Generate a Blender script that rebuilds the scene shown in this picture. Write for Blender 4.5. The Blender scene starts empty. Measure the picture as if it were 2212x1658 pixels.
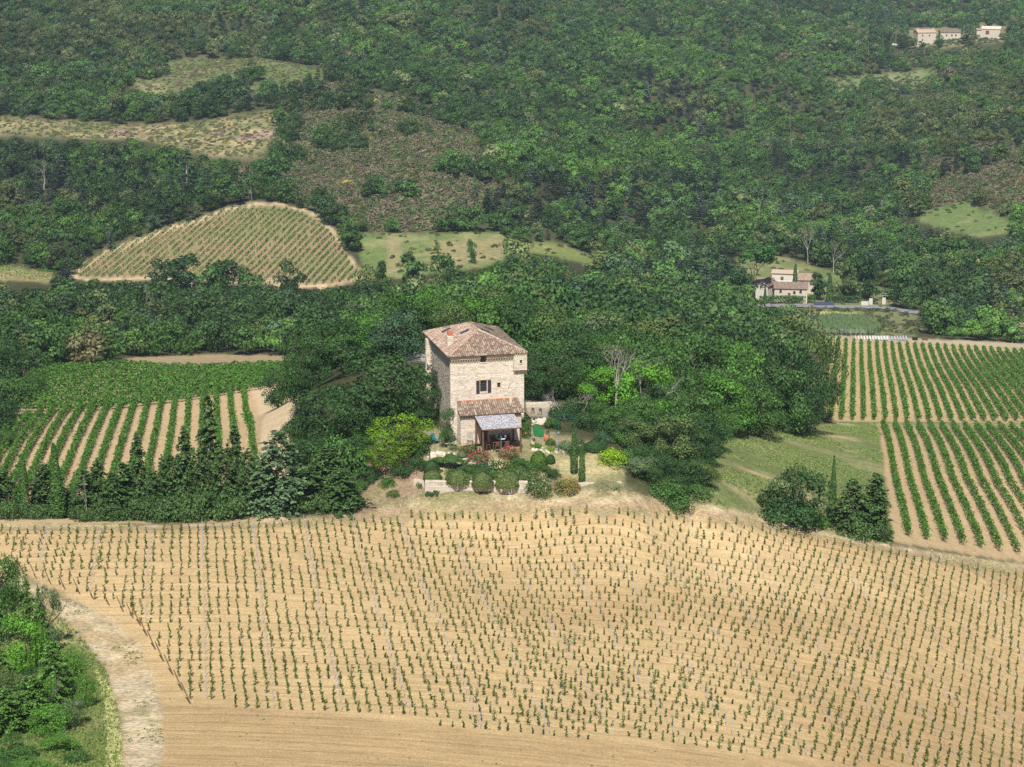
import bpy, math, random
import numpy as np
random.seed(7); RNG = np.random.default_rng(11)
R = math.radians
# ------------------------------------------------------------------ camera, sky, sun, exposure
CAMZ = 71.0; PITCH = 13.3; F = 4277.0; PW, PH = 2212.0, 1658.0
sc = bpy.context.scene
cam = bpy.data.cameras.new('camera'); camo = bpy.data.objects.new('camera', cam)
sc.collection.objects.link(camo); sc.camera = camo
camo.location = (0, 0, CAMZ); camo.rotation_euler = (R(90 - PITCH), 0, 0)
cam.sensor_width = 36; cam.lens = 36 * F / PW; cam.clip_end = 9000; cam.clip_start = 1
SUN_EL, SUN_AZ = 53.0, 3.0        # light travels away from the camera, a little to the right
w = bpy.data.worlds.new('World'); sc.world = w; w.use_nodes = True
nt = w.node_tree; bg = nt.nodes['Background']
sky = nt.nodes.new('ShaderNodeTexSky'); sky.sky_type = 'NISHITA'; sky.sun_disc = False
sky.sun_elevation = R(SUN_EL); sky.sun_rotation = R(180 + SUN_AZ)
nt.links.new(sky.outputs[0], bg.inputs[0]); bg.inputs[1].default_value = 0.062
sl = bpy.data.lights.new('sun', 'SUN'); so = bpy.data.objects.new('sun', sl); sc.collection.objects.link(so)
sl.energy = 4.7; sl.angle = R(0.5); sl.color = (1, .955, .88)
so.rotation_euler = (R(90 - SUN_EL), 0, R(-SUN_AZ)); so.location = (0, -50, 300)
sc.view_settings.view_transform = 'Standard'; sc.view_settings.look = 'None'
sc.view_settings.exposure = 0.42; sc.view_settings.gamma = 1; sc.view_settings.use_curve_mapping = False
sc.cycles.volume_bounces = 0; sc.cycles.max_bounces = 5; sc.cycles.diffuse_bounces = 3
sc.cycles.transmission_bounces = 3; sc.cycles.use_denoising = False
COL = sc.collection
cp, sp = math.cos(R(PITCH)), math.sin(R(PITCH))

# ------------------------------------------------------------------ geometry of the view used to survey the place
def pray(u, v):
    xc = (np.asarray(u, float) - PW / 2) / F; yc = -(np.asarray(v, float) - PH / 2) / F
    return xc, cp + yc * sp, yc * cp - sp
def at_depth(u, v, z):
    dx, dy, dz = pray(u, v); return np.array([dx * z, dy * z, CAMZ + dz * z])
def project(P):
    P = np.asarray(P, float); x, y, z = P[..., 0], P[..., 1], P[..., 2] - CAMZ
    d = y * cp - z * sp; upc = y * sp + z * cp
    return PW / 2 + F * x / d, PH / 2 - F * upc / d, d

# surveyed ground points: picture column, row, distance
CT = [
 # foreground vineyard
 (1000,1130,240),(1000,1340,206),(1000,1560,172),(1000,1700,158),(300,1150,234),(430,1500,176),(300,1320,200),(200,1658,160),
 (-200,1658,160),(-200,1400,188),(-200,1200,226),(0,1300,207),(2050,1270,262),(2000,1640,194),(1650,1575,184),(1500,1300,223),(2400,1300,278),
 (2400,1650,206),(1500,1130,243),(1500,1650,174),(1800,1420,217),(2250,1450,240),(600,1125,239),(600,1400,193),(0,1140,236),(-300,1110,240),
 # garden and tower mound
 (950,1068,244.5),(1100,1068,244.5),(1250,1062,244),(950,1026,246),(1100,1028,246),(1300,1040,245),(960,985,250),(1150,985,250),
 (1250,1000,250),(1000,955,254.5),(1150,955,255),(1180,885,270),(890,773,300),(880,748,322),(1050,900,266),(1050,800,290),(1000,760,306),
 (780,1040,250),(830,985,254),(780,920,266),(1400,1060,246),(1400,980,258),(1550,1095,248),(640,1000,268),(690,1060,248),(640,880,290),
 # right: meadow, vineyard blocks, valley floor
 (1700,930,345),(1600,1000,285),(1640,1110,252),(1850,930,372),(1850,1150,252),(2100,1195,251),(1900,920,397),(2300,920,400),
 (1930,1040,315),(2250,1040,322),(1850,745,600),(2300,760,600),(1850,830,485),(2200,830,485),(1750,920,368),(1500,960,292),(1500,860,350),(1500,760,470),
 (1300,860,300),(1300,760,420),(1300,650,600),(1100,700,500),(900,660,580),(1700,780,540),(1700,700,640),(1850,667,690),(2300,690,690),(1600,665,680),
 (1700,640,715),(2000,640,720),(1700,580,770),(2000,580,770),
 # left: vineyard, stubble, wood, road, hill vineyard
 (300,1070,276),(0,1060,280),(-250,1050,285),(540,1070,268),(300,900,354),(0,930,335),(520,845,372),(560,900,330),(300,790,460),(600,790,455),
 (450,770,505),(100,800,440),(-250,820,430),(250,700,560),(650,700,570),(540,656,650),(100,650,620),(-250,640,620),
 (150,600,685),(780,600,680),(450,600,680),(560,440,765),(300,520,730),(700,510,735),(20,590,690),(-250,560,720),(950,560,700),(950,500,745),
 # hills behind
 (1200,540,730),(1200,450,800),(1000,300,880),(700,180,1000),(850,450,790),(850,220,960),(350,260,960),(100,265,950),(100,400,800),(450,360,850),
 (450,150,1080),(0,0,1350),(600,0,1320),(300,60,1220),(-300,200,1100),(-300,0,1400),(1300,300,980),(1500,500,830),(1700,300,1120),
 (1450,120,1350),(1000,120,1180),(1900,200,1330),(2020,92,1470),(2130,78,1480),(2212,20,1700),(1500,0,1700),(1900,0,1850),(1000,0,1450),
 (2150,220,1130),(2100,350,960),(2100,480,850),(2450,200,1100),(2450,450,850),(1800,420,930),(2350,50,1500),
 # beyond the frame
 (0,-200,2400),(1100,-200,2500),(2200,-200,2500),(-400,-200,2400),(2700,-200,2500),(0,-330,3300),(1100,-330,3300),(2200,-330,3300),
 (1100,2100,118),(0,2100,118),(2200,2100,130),
]
cu, cv, cz = (np.array(a, float) for a in zip(*CT))
P = at_depth(cu, cv, cz)
def warp(x, y): return np.stack([x / y * 3.0, np.log(y) * 1.6], -1)
A = warp(P[0], P[1]); H = P[2]
_f = (cv > 1095) & (cz < 290); _X = P[0][_f] / 50; _Y = (P[1][_f] - 205) / 50; _B = np.stack([_X * 0 + 1, _X, _Y, _X * _X, _X * _Y, _Y * _Y, _X ** 3 * .2], 1)
_c = np.linalg.lstsq(_B, H[_f], rcond=None)[0]; H = H.copy(); print('field fit', np.abs(_B @ _c - H[_f]).max()); H[_f] = _B @ _c
def tpsk(r2): return 0.5 * r2 * np.log(np.maximum(r2, 1e-12))
n = len(H); K = tpsk(((A[:, None] - A[None]) ** 2).sum(-1)) + np.eye(n) * 2.5e-4
Q = np.hstack([np.ones((n, 1)), A]); M = np.block([[K, Q], [Q.T, np.zeros((3, 3))]])
W = np.linalg.solve(M, np.concatenate([H, np.zeros(3)]))
S0, S1, NS = -0.40, 0.40, 760
T0, T1, NT = math.log(112), math.log(3300), 640
gs = np.linspace(S0, S1, NS); gt = np.linspace(T0, T1, NT)
GT, GS = np.meshgrid(gt, gs, indexing='ij'); GY = np.exp(GT); GX = GS * GY

def vnoise(x, y, scale, seed=0, octv=3):
    out = 0; amp = 1; tot = 0
    for o in range(octv):
        xs = np.asarray(x) / scale * 2 ** o + 31.7 * seed + 500; ys = np.asarray(y) / scale * 2 ** o + 17.3 * seed + 500
        xi = np.floor(xs).astype(np.int64); yi = np.floor(ys).astype(np.int64); fx = xs - xi; fy = ys - yi
        fx = fx * fx * (3 - 2 * fx); fy = fy * fy * (3 - 2 * fy)
        def hsh(a, b):
            k = (a * 374761393 + b * 668265263 + (seed + o * 13) * 982451653) & 0x7fffffff
            k = ((k ^ (k >> 13)) * 1274126177) & 0x7fffffff
            return ((k ^ (k >> 16)) & 0xffff) / 65535.0
        v = (hsh(xi, yi) * (1 - fx) + hsh(xi + 1, yi) * fx) * (1 - fy) + (hsh(xi, yi + 1) * (1 - fx) + hsh(xi + 1, yi + 1) * fx) * fy
        out = out + v * amp; tot += amp; amp *= .5
    return out / tot
Gw = warp(GX, GY).reshape(-1, 2); GH = np.empty(len(Gw))
for i in range(0, len(Gw), 40000):
    q = Gw[i:i + 40000]; r2 = ((q[:, None] - A[None]) ** 2).sum(-1)
    GH[i:i + 40000] = tpsk(r2) @ W[:n] + W[n] + q @ W[n + 1:]
GH = GH.reshape(NT, NS)
_h = at_depth(2075, 84, 1474); far = np.clip((GY - 700) / 400, 0, 1) * (1 - np.exp(-(((GX - _h[0]) / 60) ** 2 + ((GY - _h[1]) / 160) ** 2)))
GH += far * (vnoise(GX, GY, 180, 3, 3) - .5) * 52           # folds of the hillside
GH += (vnoise(GX, GY, 14, 5, 2) - .5) * .35 * np.clip((GY - 330) / 150, 0, 1)
def ground(x, y):
    x = np.asarray(x, float); y = np.maximum(np.asarray(y, float), 113)
    a = np.clip((x / y - S0) / (S1 - S0) * (NS - 1), 0, NS - 1.001); b = np.clip((np.log(y) - T0) / (T1 - T0) * (NT - 1), 0, NT - 1.001)
    i = a.astype(int); j = b.astype(int); fa = a - i; fb = b - j
    return (GH[j, i] * (1 - fa) + GH[j, i + 1] * fa) * (1 - fb) + (GH[j + 1, i] * (1 - fa) + GH[j + 1, i + 1] * fa) * fb
_tt = np.exp(np.linspace(math.log(120), math.log(3200), 1500))
def cast(u, v):
    """the ground point seen at picture point u, v"""
    u = np.atleast_1d(np.asarray(u, float)); v = np.atleast_1d(np.asarray(v, float)); out = np.zeros((len(u), 3))
    for k in range(len(u)):
        dx, dy, dz = pray(u[k], v[k]); x = dx * _tt; y = dy * _tt; z = CAMZ + dz * _tt
        d = z - ground(x, y); hit = np.argmax(d < 0)
        if d[hit] >= 0: hit = len(_tt) - 1
        h0 = max(hit - 1, 0); f = d[h0] / (d[h0] - d[hit]) if d[h0] != d[hit] else 0
        t = _tt[h0] + (_tt[hit] - _tt[h0]) * f
        out[k] = (dx * t, dy * t, 0); out[k, 2] = ground(out[k, 0], out[k, 1])
    return out
def cast1(u, v): return cast([u], [v])[0]
def in_poly(px, py, poly):
    px = np.asarray(px, float); py = np.asarray(py, float); c = np.zeros(px.shape, bool); n = len(poly); j = n - 1
    for i in range(n):
        xi, yi = poly[i][0], poly[i][1]; xj, yj = poly[j][0], poly[j][1]
        if yi != yj:
            c ^= ((yi > py) != (yj > py)) & (px < (xj - xi) * (py - yi) / (yj - yi) + xi)
        j = i
    return c
def resample(pts, step):
    o = []
    for a, b in zip(pts[:-1], pts[1:]):
        a = np.array(a, float); b = np.array(b, float); k = max(1, int(np.linalg.norm(b - a) / step))
        for i in range(k): o.append(a + (b - a) * i / k)
    o.append(np.array(pts[-1], float)); return np.array(o)
def world_poly(poly, step=25):
    q = resample(list(poly) + [poly[0]], step)[:-1]; return cast(q[:, 0], q[:, 1])[:, :2]

# ------------------------------------------------------------------ materials
def mat(name, col=(.5, .5, .5), rough=.85, **k):
    m = bpy.data.materials.new(name); m.use_nodes = True; b = m.node_tree.nodes['Principled BSDF']
    b.inputs['Base Color'].default_value = (*col, 1); b.inputs['Roughness'].default_value = rough
    b.inputs['Specular IOR Level'].default_value = k.get('spec', .25)
    if k.get('metal'): b.inputs['Metallic'].default_value = k['metal']
    if k.get('noise'):
        t = m.node_tree; sc_, amt = k['noise']
        nz = t.nodes.new('ShaderNodeTexNoise'); nz.inputs['Scale'].default_value = sc_; nz.inputs['Detail'].default_value = 4
        tc = t.nodes.new('ShaderNodeTexCoord'); t.links.new(tc.outputs['Object'], nz.inputs['Vector'])
        mr = t.nodes.new('ShaderNodeMapRange'); mr.inputs[1].default_value = .3; mr.inputs[2].default_value = .7
        mr.inputs[3].default_value = 1 - amt; mr.inputs[4].default_value = 1 + amt
        t.links.new(nz.outputs[0], mr.inputs[0])
        mx = t.nodes.new('ShaderNodeVectorMath'); mx.operation = 'SCALE'; mx.inputs[0].default_value = col
        t.links.new(mr.outputs[0], mx.inputs['Scale']); t.links.new(mx.outputs[0], b.inputs['Base Color'])
        bp = t.nodes.new('ShaderNodeBump'); bp.inputs['Strength'].default_value = .4; bp.inputs['Distance'].default_value = .03
        t.links.new(nz.outputs[0], bp.inputs['Height']); t.links.new(bp.outputs[0], b.inputs['Normal'])
    return m
def tone_mat(name, ramp, rough=.9):
    """colour of each piece from its own tone: mesh attribute on joined pieces, random per object on single ones"""
    m = bpy.data.materials.new(name); m.use_nodes = True; t = m.node_tree; b = t.nodes['Principled BSDF']; b.inputs['Roughness'].default_value = rough
    b.inputs['Specular IOR Level'].default_value = .2
    at = t.nodes.new('ShaderNodeAttribute'); at.attribute_name = 'tone'; oi = t.nodes.new('ShaderNodeObjectInfo')
    mu = t.nodes.new('ShaderNodeMath'); mu.operation = 'MULTIPLY_ADD'
    t.links.new(oi.outputs['Object Index'], mu.inputs[0]); t.links.new(oi.outputs['Random'], mu.inputs[1]); t.links.new(at.outputs['Fac'], mu.inputs[2])
    cr = t.nodes.new('ShaderNodeValToRGB'); el = cr.color_ramp.elements
    for i, (p_, c_) in enumerate(ramp):
        e = el[i] if i < 2 else el.new(p_)
        e.position = p_; e.color = (*c_, 1)
    t.links.new(mu.outputs[0], cr.inputs[0])
    nz = t.nodes.new('ShaderNodeTexNoise'); nz.inputs['Scale'].default_value = 6; nz.inputs['Detail'].default_value = 5
    ge = t.nodes.new('ShaderNodeNewGeometry'); t.links.new(ge.outputs['Position'], nz.inputs['Vector'])
    mr = t.nodes.new('ShaderNodeMapRange'); mr.inputs[1].default_value = .3; mr.inputs[2].default_value = .7; mr.inputs[3].default_value = .86; mr.inputs[4].default_value = 1.1
    t.links.new(nz.outputs[0], mr.inputs[0])
    vm = t.nodes.new('ShaderNodeVectorMath'); vm.operation = 'SCALE'; t.links.new(cr.outputs[0], vm.inputs[0]); t.links.new(mr.outputs[0], vm.inputs['Scale'])
    t.links.new(vm.outputs[0], b.inputs['Base Color'])
    return m
def leaf_mat(name, col, instanced=False, transl=.22):
    if col and name != 'petals': col = tuple(min(c * k_, .45) for c, k_ in zip(col, (1.22, 1.48, 1.15)))
    m = bpy.data.materials.new(name); m.use_nodes = True; t = m.node_tree; t.nodes.clear()
    out = t.nodes.new('ShaderNodeOutputMaterial'); d = t.nodes.new('ShaderNodeBsdfPrincipled'); tr = t.nodes.new('ShaderNodeBsdfTranslucent')
    d.inputs['Roughness'].default_value = .55; d.inputs['Specular IOR Level'].default_value = .18
    mx = t.nodes.new('ShaderNodeMixShader'); mx.inputs[0].default_value = transl
    at = t.nodes.new('ShaderNodeAttribute'); at.attribute_name = 'shade'
    vm = t.nodes.new('ShaderNodeVectorMath'); vm.operation = 'MULTIPLY'
    if instanced:
        ia = t.nodes.new('ShaderNodeAttribute'); ia.attribute_type = 'INSTANCER'; ia.attribute_name = 'tint'; t.links.new(ia.outputs['Vector'], vm.inputs[0])
    else: vm.inputs[0].default_value = col
    t.links.new(at.outputs['Vector'], vm.inputs[1])
    t.links.new(vm.outputs[0], d.inputs['Base Color'])
    v2 = t.nodes.new('ShaderNodeVectorMath'); v2.operation = 'MULTIPLY'; v2.inputs[1].default_value = (1.15, 1.2, .6)
    t.links.new(vm.outputs[0], v2.inputs[0]); t.links.new(v2.outputs[0], tr.inputs[0])
    t.links.new(d.outputs[0], mx.inputs[1]); t.links.new(tr.outputs[0], mx.inputs[2]); t.links.new(mx.outputs[0], out.inputs[0])
    return m
TONE = {'dark green': (.040, .072, .028), 'mid green': (.058, .105, .032), 'fresh green': (.085, .165, .032), 'olive green': (.092, .115, .045),
        'blue green': (.052, .088, .055), 'yellow green': (.17, .22, .022), 'grey green': (.12, .145, .085), 'rusty brown': (.15, .115, .07)}
LM = {k: leaf_mat('leaf ' + k, c) for k, c in TONE.items()}
LM['fresh bright'] = leaf_mat('leaf fresh bright', (.11, .22, .03))
LM['vine'] = leaf_mat('vine leaf', (.066, .128, .026)); LM['young vine'] = leaf_mat('young vine leaf', (.066, .102, .024))
LM['cypress'] = leaf_mat('cypress leaf', (.055, .10, .028), transl=.12); LM['conifer'] = leaf_mat('conifer needles', (.055, .085, .032), transl=.12)
LM['cedar'] = leaf_mat('cedar needles', (.078, .108, .062), transl=.12); LM['pine'] = leaf_mat('pine needles', (.075, .125, .032), transl=.15)
LM['inst'] = leaf_mat('woodland leaf', None, True)
LM['grass'] = leaf_mat('grass blade', (.135, .15, .055)); LM['dry grass'] = leaf_mat('dry grass blade', (.42, .34, .17))
LM['hedge'] = leaf_mat('clipped hedge leaf', (.085, .13, .028)); LM['rosemary'] = leaf_mat('rosemary leaf', (.10, .115, .045))
M = {
 'bark': mat('bark', (.13, .10, .075), noise=(6, .35)), 'pale_bark': mat('pale bark', (.33, .29, .25), noise=(8, .3)), 'dead': mat('dead wood', (.36, .32, .29), noise=(8, .3)),
 'post': mat('galvanised post', (.34, .33, .37), .5), 'stake': mat('brown stake', (.15, .09, .05), noise=(5, .3)), 'stem': mat('vine stem', (.10, .07, .045)),
 'mortar': mat('wall mortar', (.60, .52, .42), noise=(3, .2)), 'deck': mat('roof underlay', (.20, .125, .09), noise=(3, .3)),
 'shutter': mat('dark shutter', (.045, .04, .045), .6), 'glass': mat('window glass', (.03, .045, .06), .08, spec=.6), 'frame': mat('brown window frame', (.09, .04, .025), .6),
 'iron': mat('dark iron', (.04, .04, .045), .5), 'brick': mat('chimney brick', (.50, .16, .09), noise=(5, .2)), 'lime': mat('pale limestone', (.58, .50, .36), noise=(4, .15)),
 'wood': mat('brown beam', (.15, .075, .045), noise=(6, .25)), 'white': mat('white render', (.60, .56, .49), noise=(1.5, .12)), 'cream': mat('cream render', (.54, .475, .38), noise=(1.5, .15)),
 'asphalt': mat('asphalt', (.21, .21, .215), noise=(1, .15)), 'steel': mat('steel', (.35, .38, .42), .35, metal=.5), 'terracotta': mat('terracotta', (.55, .24, .11), noise=(5, .15)),
 'green_mat': mat('green mat', (.02, .14, .04), noise=(3, .2)), 'blue_cloth': mat('teal cloth', (.05, .22, .24)), 'black': mat('black grill', (.02, .02, .02), .5),
 'carw': mat('white car paint', (.75, .76, .78), .3, spec=.5), 'cars': mat('silver car paint', (.35, .38, .42), .3, spec=.5), 'tyre': mat('tyre', (.015, .015, .015)),
 'solar': mat('solar panel', (.03, .04, .075), .35, spec=.6), 'grey': mat('grey stone top', (.40, .36, .30), noise=(3, .2)),
}
STONE = tone_mat('limestone blocks', [(0, (.54, .455, .355)), (.25, (.63, .545, .44)), (.6, (.68, .60, .50)), (1, (.73, .66, .57))])
DARKSTONE = tone_mat('dark rubble', [(0, (.30, .26, .20)), (.5, (.42, .37, .30)), (1, (.55, .48, .38))])  # darker stone tones, laid on the left wall of the tower
TILE = tone_mat('clay roof tiles', [(0, (.14, .11, .085)), (.3, (.215, .16, .125)), (.55, (.275, .195, .15)), (.8, (.33, .25, .19)), (1, (.41, .34, .26))])
TILE2 = tone_mat('pale clay roof tiles', [(0, (.22, .16, .12)), (.4, (.39, .265, .20)), (.7, (.46, .33, .25)), (1, (.53, .43, .34))]
)
WALLSTONE = tone_mat('garden wall stone', [(0, (.34, .29, .23)), (.4, (.45, .39, .31)), (.7, (.53, .46, .37)), (1, (.62, .55, .45))])

# ------------------------------------------------------------------ helpers
class MB:
    def __init__(s): s.v = []; s.f = []; s.t = []
    def add(s, vs, fs, tone=None):
        o = len(s.v); s.v += [tuple(map(float, p)) for p in vs]; s.f += [tuple(o + i for i in f) for f in fs]
        s.t += [random.random() if tone is None else tone] * len(vs)
        return s
    def box(s, x0, x1, y0, y1, z0, z1, tone=None):
        return s.add([(x0, y0, z0), (x1, y0, z0), (x1, y1, z0), (x0, y1, z0), (x0, y0, z1), (x1, y0, z1), (x1, y1, z1), (x0, y1, z1)],
                     [(0, 3, 2, 1), (4, 5, 6, 7), (0, 1, 5, 4), (1, 2, 6, 5), (2, 3, 7, 6), (3, 0, 4, 7)], tone)
    def hexa(s, p, tone=None):   # 8 corners, bottom 4 then top 4
        return s.add(p, [(0, 3, 2, 1), (4, 5, 6, 7), (0, 1, 5, 4), (1, 2, 6, 5), (2, 3, 7, 6), (3, 0, 4, 7)], tone)
    def tube(s, a, b, ra, rb=None, k=6, cap=True):
        a = np.array(a, float); b = np.array(b, float); rb = ra if rb is None else rb; d = b - a; L = np.linalg.norm(d)
        if L < 1e-6: return s
        d /= L; q = np.cross(d, (0, 0, 1) if abs(d[2]) < .9 else (1, 0, 0)); q /= np.linalg.norm(q); r = np.cross(d, q)
        vs = [a + (q * math.cos(2 * math.pi * i / k) + r * math.sin(2 * math.pi * i / k)) * ra for i in range(k)] + \
             [b + (q * math.cos(2 * math.pi * i / k) + r * math.sin(2 * math.pi * i / k)) * rb for i in range(k)]
        fs = [(i, (i + 1) % k, k + (i + 1) % k, k + i) for i in range(k)]
        if cap: fs += [tuple(range(k))[::-1], tuple(range(k, 2 * k))]
        return s.add(vs, fs)
    def lathe(s, prof, c=(0, 0, 0), k=12):
        vs = [(c[0] + r * math.cos(2 * math.pi * i / k), c[1] + r * math.sin(2 * math.pi * i / k), c[2] + z) for r, z in prof for i in range(k)]
        fs = [(j * k + i, j * k + (i + 1) % k, (j + 1) * k + (i + 1) % k, (j + 1) * k + i) for j in range(len(prof) - 1) for i in range(k)]
        fs += [tuple(range(k))[::-1], tuple(range((len(prof) - 1) * k, len(prof) * k))]
        return s.add(vs, fs)
    def mesh(s, name, m, smooth=False):
        me = bpy.data.meshes.new(name); me.from_pydata(s.v, [], s.f); me.materials.append(m)
        a = me.attributes.new('tone', 'FLOAT', 'POINT'); a.data.foreach_set('value', s.t)
        if smooth: me.polygons.foreach_set('use_smooth', [True] * len(me.polygons))
        me.update(); return me
    def build(s, name, m, parent=None, smooth=False): return link(name, s.mesh(name, m, smooth), parent)
def link(name, me, parent=None, loc=None):
    o = bpy.data.objects.new(name, me); COL.objects.link(o)
    if parent is not None: o.parent = parent
    if loc is not None: o.location = loc
    return o
def tag(o, label=None, cat=None, group=None, kind=None):
    if label: o['label'] = label
    if cat: o['category'] = cat
    if group: o['group'] = group
    if kind: o['kind'] = kind
    return o
def thing(name, label, cat, loc=(0, 0, 0), rz=0, group=None):
    o = bpy.data.objects.new(name, None); COL.objects.link(o); o.location = loc; o.rotation_euler = (0, 0, rz); o.empty_display_size = .3
    return tag(o, label, cat, group)
def quads_mesh(name, V, shade, m, tris=None):
    """V: (n,4,3) quads, shade: (n,) or (n,3); optional extra mesh"""
    n_ = len(V); me = bpy.data.meshes.new(name); me.vertices.add(n_ * 4); me.vertices.foreach_set('co', np.ascontiguousarray(V, np.float32).ravel())
    me.loops.add(n_ * 4); me.loops.foreach_set('vertex_index', np.arange(n_ * 4, dtype=np.int32))
    me.polygons.add(n_); me.polygons.foreach_set('loop_start', np.arange(0, n_ * 4, 4, dtype=np.int32))
    me.materials.append(m); me.update(calc_edges=True)
    a = me.attributes.new('shade', 'FLOAT_VECTOR', 'POINT'); sh = np.asarray(shade, np.float32)
    if sh.ndim == 1: sh = np.repeat(sh[:, None], 3, 1)
    a.data.foreach_set('vector', np.repeat(sh, 4, 0).astype(np.float32).ravel())
    return me
def leaf_quads(P_, N_, size, rng, jitter=.6, aspect=1.0):
    """leaf-clump quads at points P_ facing roughly N_"""
    n_ = len(P_); N_ = N_ + rng.normal(0, jitter, (n_, 3)); N_ /= np.linalg.norm(N_, axis=1)[:, None] + 1e-9
    a = rng.normal(0, 1, (n_, 3)); a -= (a * N_).sum(1)[:, None] * N_; a /= np.linalg.norm(a, axis=1)[:, None] + 1e-9; b = np.cross(N_, a)
    s_ = (size * rng.uniform(.6, 1.35, n_))[:, None]; a = a * s_ * aspect; b = b * s_
    k = rng.uniform(.35, .9, (n_, 4, 1)); c = N_ * s_ * .25
    return np.stack([P_ - a * k[:, 0] - c * .6, P_ - b * k[:, 1] + c * .4, P_ + a * k[:, 2] - c * .6, P_ + b * k[:, 3] + c * .4], 1)
def crown_cloud(rng, nq, size, lobes=26, flat=.8, top=.0, low=-.75, lob=(.22, .42)):
    """crown of unit radius: foliage on the skins of many lobes, gaps between them"""
    L = []; 
    while len(L) < lobes:
        p = rng.uniform(-1, 1, 3); r = np.linalg.norm(p)
        if r > .82 or r < .25 or p[2] < low: continue
        p = p * (0.78 / max(r, .5)) ** .5; L.append((p * (1, 1, flat), rng.uniform(*lob)))
    w_ = np.array([l[1] ** 2 for l in L]); idx = rng.choice(len(L), nq, p=w_ / w_.sum())
    C = np.array([L[i][0] for i in idx]); rr = np.array([L[i][1] for i in idx])
    d = rng.normal(0, 1, (nq, 3)); d[:, 2] = np.abs(d[:, 2]) * .9 - rng.uniform(0, .55, nq); d /= np.linalg.norm(d, axis=1)[:, None]
    rad = rr * rng.uniform(.72, 1.08, nq) * (1 + .18 * np.sin(d[:, 0] * 9 + C[:, 1] * 20) * np.sin(d[:, 1] * 8 + C[:, 0] * 17))
    P_ = C + d * rad[:, None] * (1, 1, .8)
    lobe_sh = rng.uniform(.72, 1.28, len(L)); sh = lobe_sh[idx] * rng.uniform(.78, 1.22, nq)
    nrm = d * .8 + C * .35
    return leaf_quads(P_, nrm, size, rng, .45), sh, L
def branch_tree(rng, h=1.0, r=.03, depth=4, spread=.6, kids=(2, 4), lean=0, mb=None, droop=0.0, trunk_frac=.35):
    mb = mb or MB()
    def go(p, d, L, rad, lev):
        segs = 2 if lev < depth else 1; q = p
        for s_ in range(segs):
            d = d + rng.normal(0, .13, 3) + np.array([0, 0, -droop * lev * .1]); d /= np.linalg.norm(d)
            q2 = q + d * L / segs; r2 = rad * (.82 if lev < depth else .3)
            mb.tube(q, q2, rad, r2, 5 if lev < 2 else 4 if lev < 3 else 3, cap=False); q = q2; rad = r2
        if lev < depth:
            for c in range(rng.integers(kids[0], kids[1] + 1)):
                e = d + rng.normal(0, spread, 3) + np.array([0, 0, .15 - droop]); e /= np.linalg.norm(e)
                go(q, e, L * rng.uniform(.55, .85), rad * rng.uniform(.55, .8), lev + 1)
    go(np.zeros(3), np.array([lean, 0, 1.0]), h * trunk_frac, r, 0)
    return mb
def conifer_cloud(rng, nq, size, prof, whorls=16, droop=.25, ragged=.3, nb=8):
    """height 1; prof(t) radius at height t; foliage hung along whorled branches"""
    Ps = []; Ns = []; sh = []; br = []
    for wv in range(whorls):
        t = (wv + rng.uniform(0, .8)) / whorls; rr = prof(t)
        for k in range(nb):
            a = rng.uniform(0, 6.283); L = rr * rng.uniform(1 - ragged, 1 + ragged * .6); br.append((t, a, L))
    wts = np.array([b[2] + .01 for b in br]); idx = rng.choice(len(br), nq, p=wts / wts.sum())
    B = np.array(br)[idx]; f = rng.uniform(.12, 1, nq) ** .7; rad = B[:, 2] * f
    wd = .10 * B[:, 2] * (1.2 - f) + .006
    P_ = np.stack([np.cos(B[:, 1]) * rad, np.sin(B[:, 1]) * rad, B[:, 0] + .04 * 0 - droop * rad * f + rng.normal(0, .006, nq)], 1)
    P_[:, :2] += rng.normal(0, 1, (nq, 2)) * wd[:, None]
    N_ = np.stack([np.cos(B[:, 1]) * .3, np.sin(B[:, 1]) * .3, np.ones(nq)], 1)
    bs = rng.uniform(.75, 1.25, len(br))[idx]
    return leaf_quads(P_, N_, size, rng, .5, 1.3), bs * rng.uniform(.6, 1.35, nq) * (.8 + .4 * f)
def column_cloud(rng, nq, size, prof, lump=.12):
    t = rng.uniform(0, 1, nq) ** .85; a = rng.uniform(0, 6.283, nq)
    rr = np.array([prof(x) for x in t]) * (1 - lump + lump * 2 * vnoise(a * 1.2 + 3, t * 14, 1, 4, 2)) * rng.uniform(.85, 1.04, nq)
    P_ = np.stack([np.cos(a) * rr, np.sin(a) * rr, t], 1); N_ = np.stack([np.cos(a), np.sin(a), np.full(nq, .45)], 1)
    return leaf_quads(P_, N_, size, rng, .45, 1.2), rng.uniform(.6, 1.35, nq)
ORD = 'first second third fourth fifth sixth seventh eighth ninth tenth eleventh twelfth thirteenth fourteenth fifteenth sixteenth seventeenth eighteenth nineteenth twentieth'.split()
TENS = {2: 'twenty', 3: 'thirty', 4: 'forty', 5: 'fifty', 6: 'sixty', 7: 'seventy', 8: 'eighty', 9: 'ninety'}
def ordn(i):
    if i < 20: return ORD[i]
    t_, o_ = divmod(i + 1, 10)
    if t_ >= 10: return 'hundred and ' + ordn(i - 100) if i >= 100 else 'hundredth'
    return TENS[t_][:-1] + 'ieth' if o_ == 0 else TENS[t_] + '-' + ORD[o_ - 1]

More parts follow.
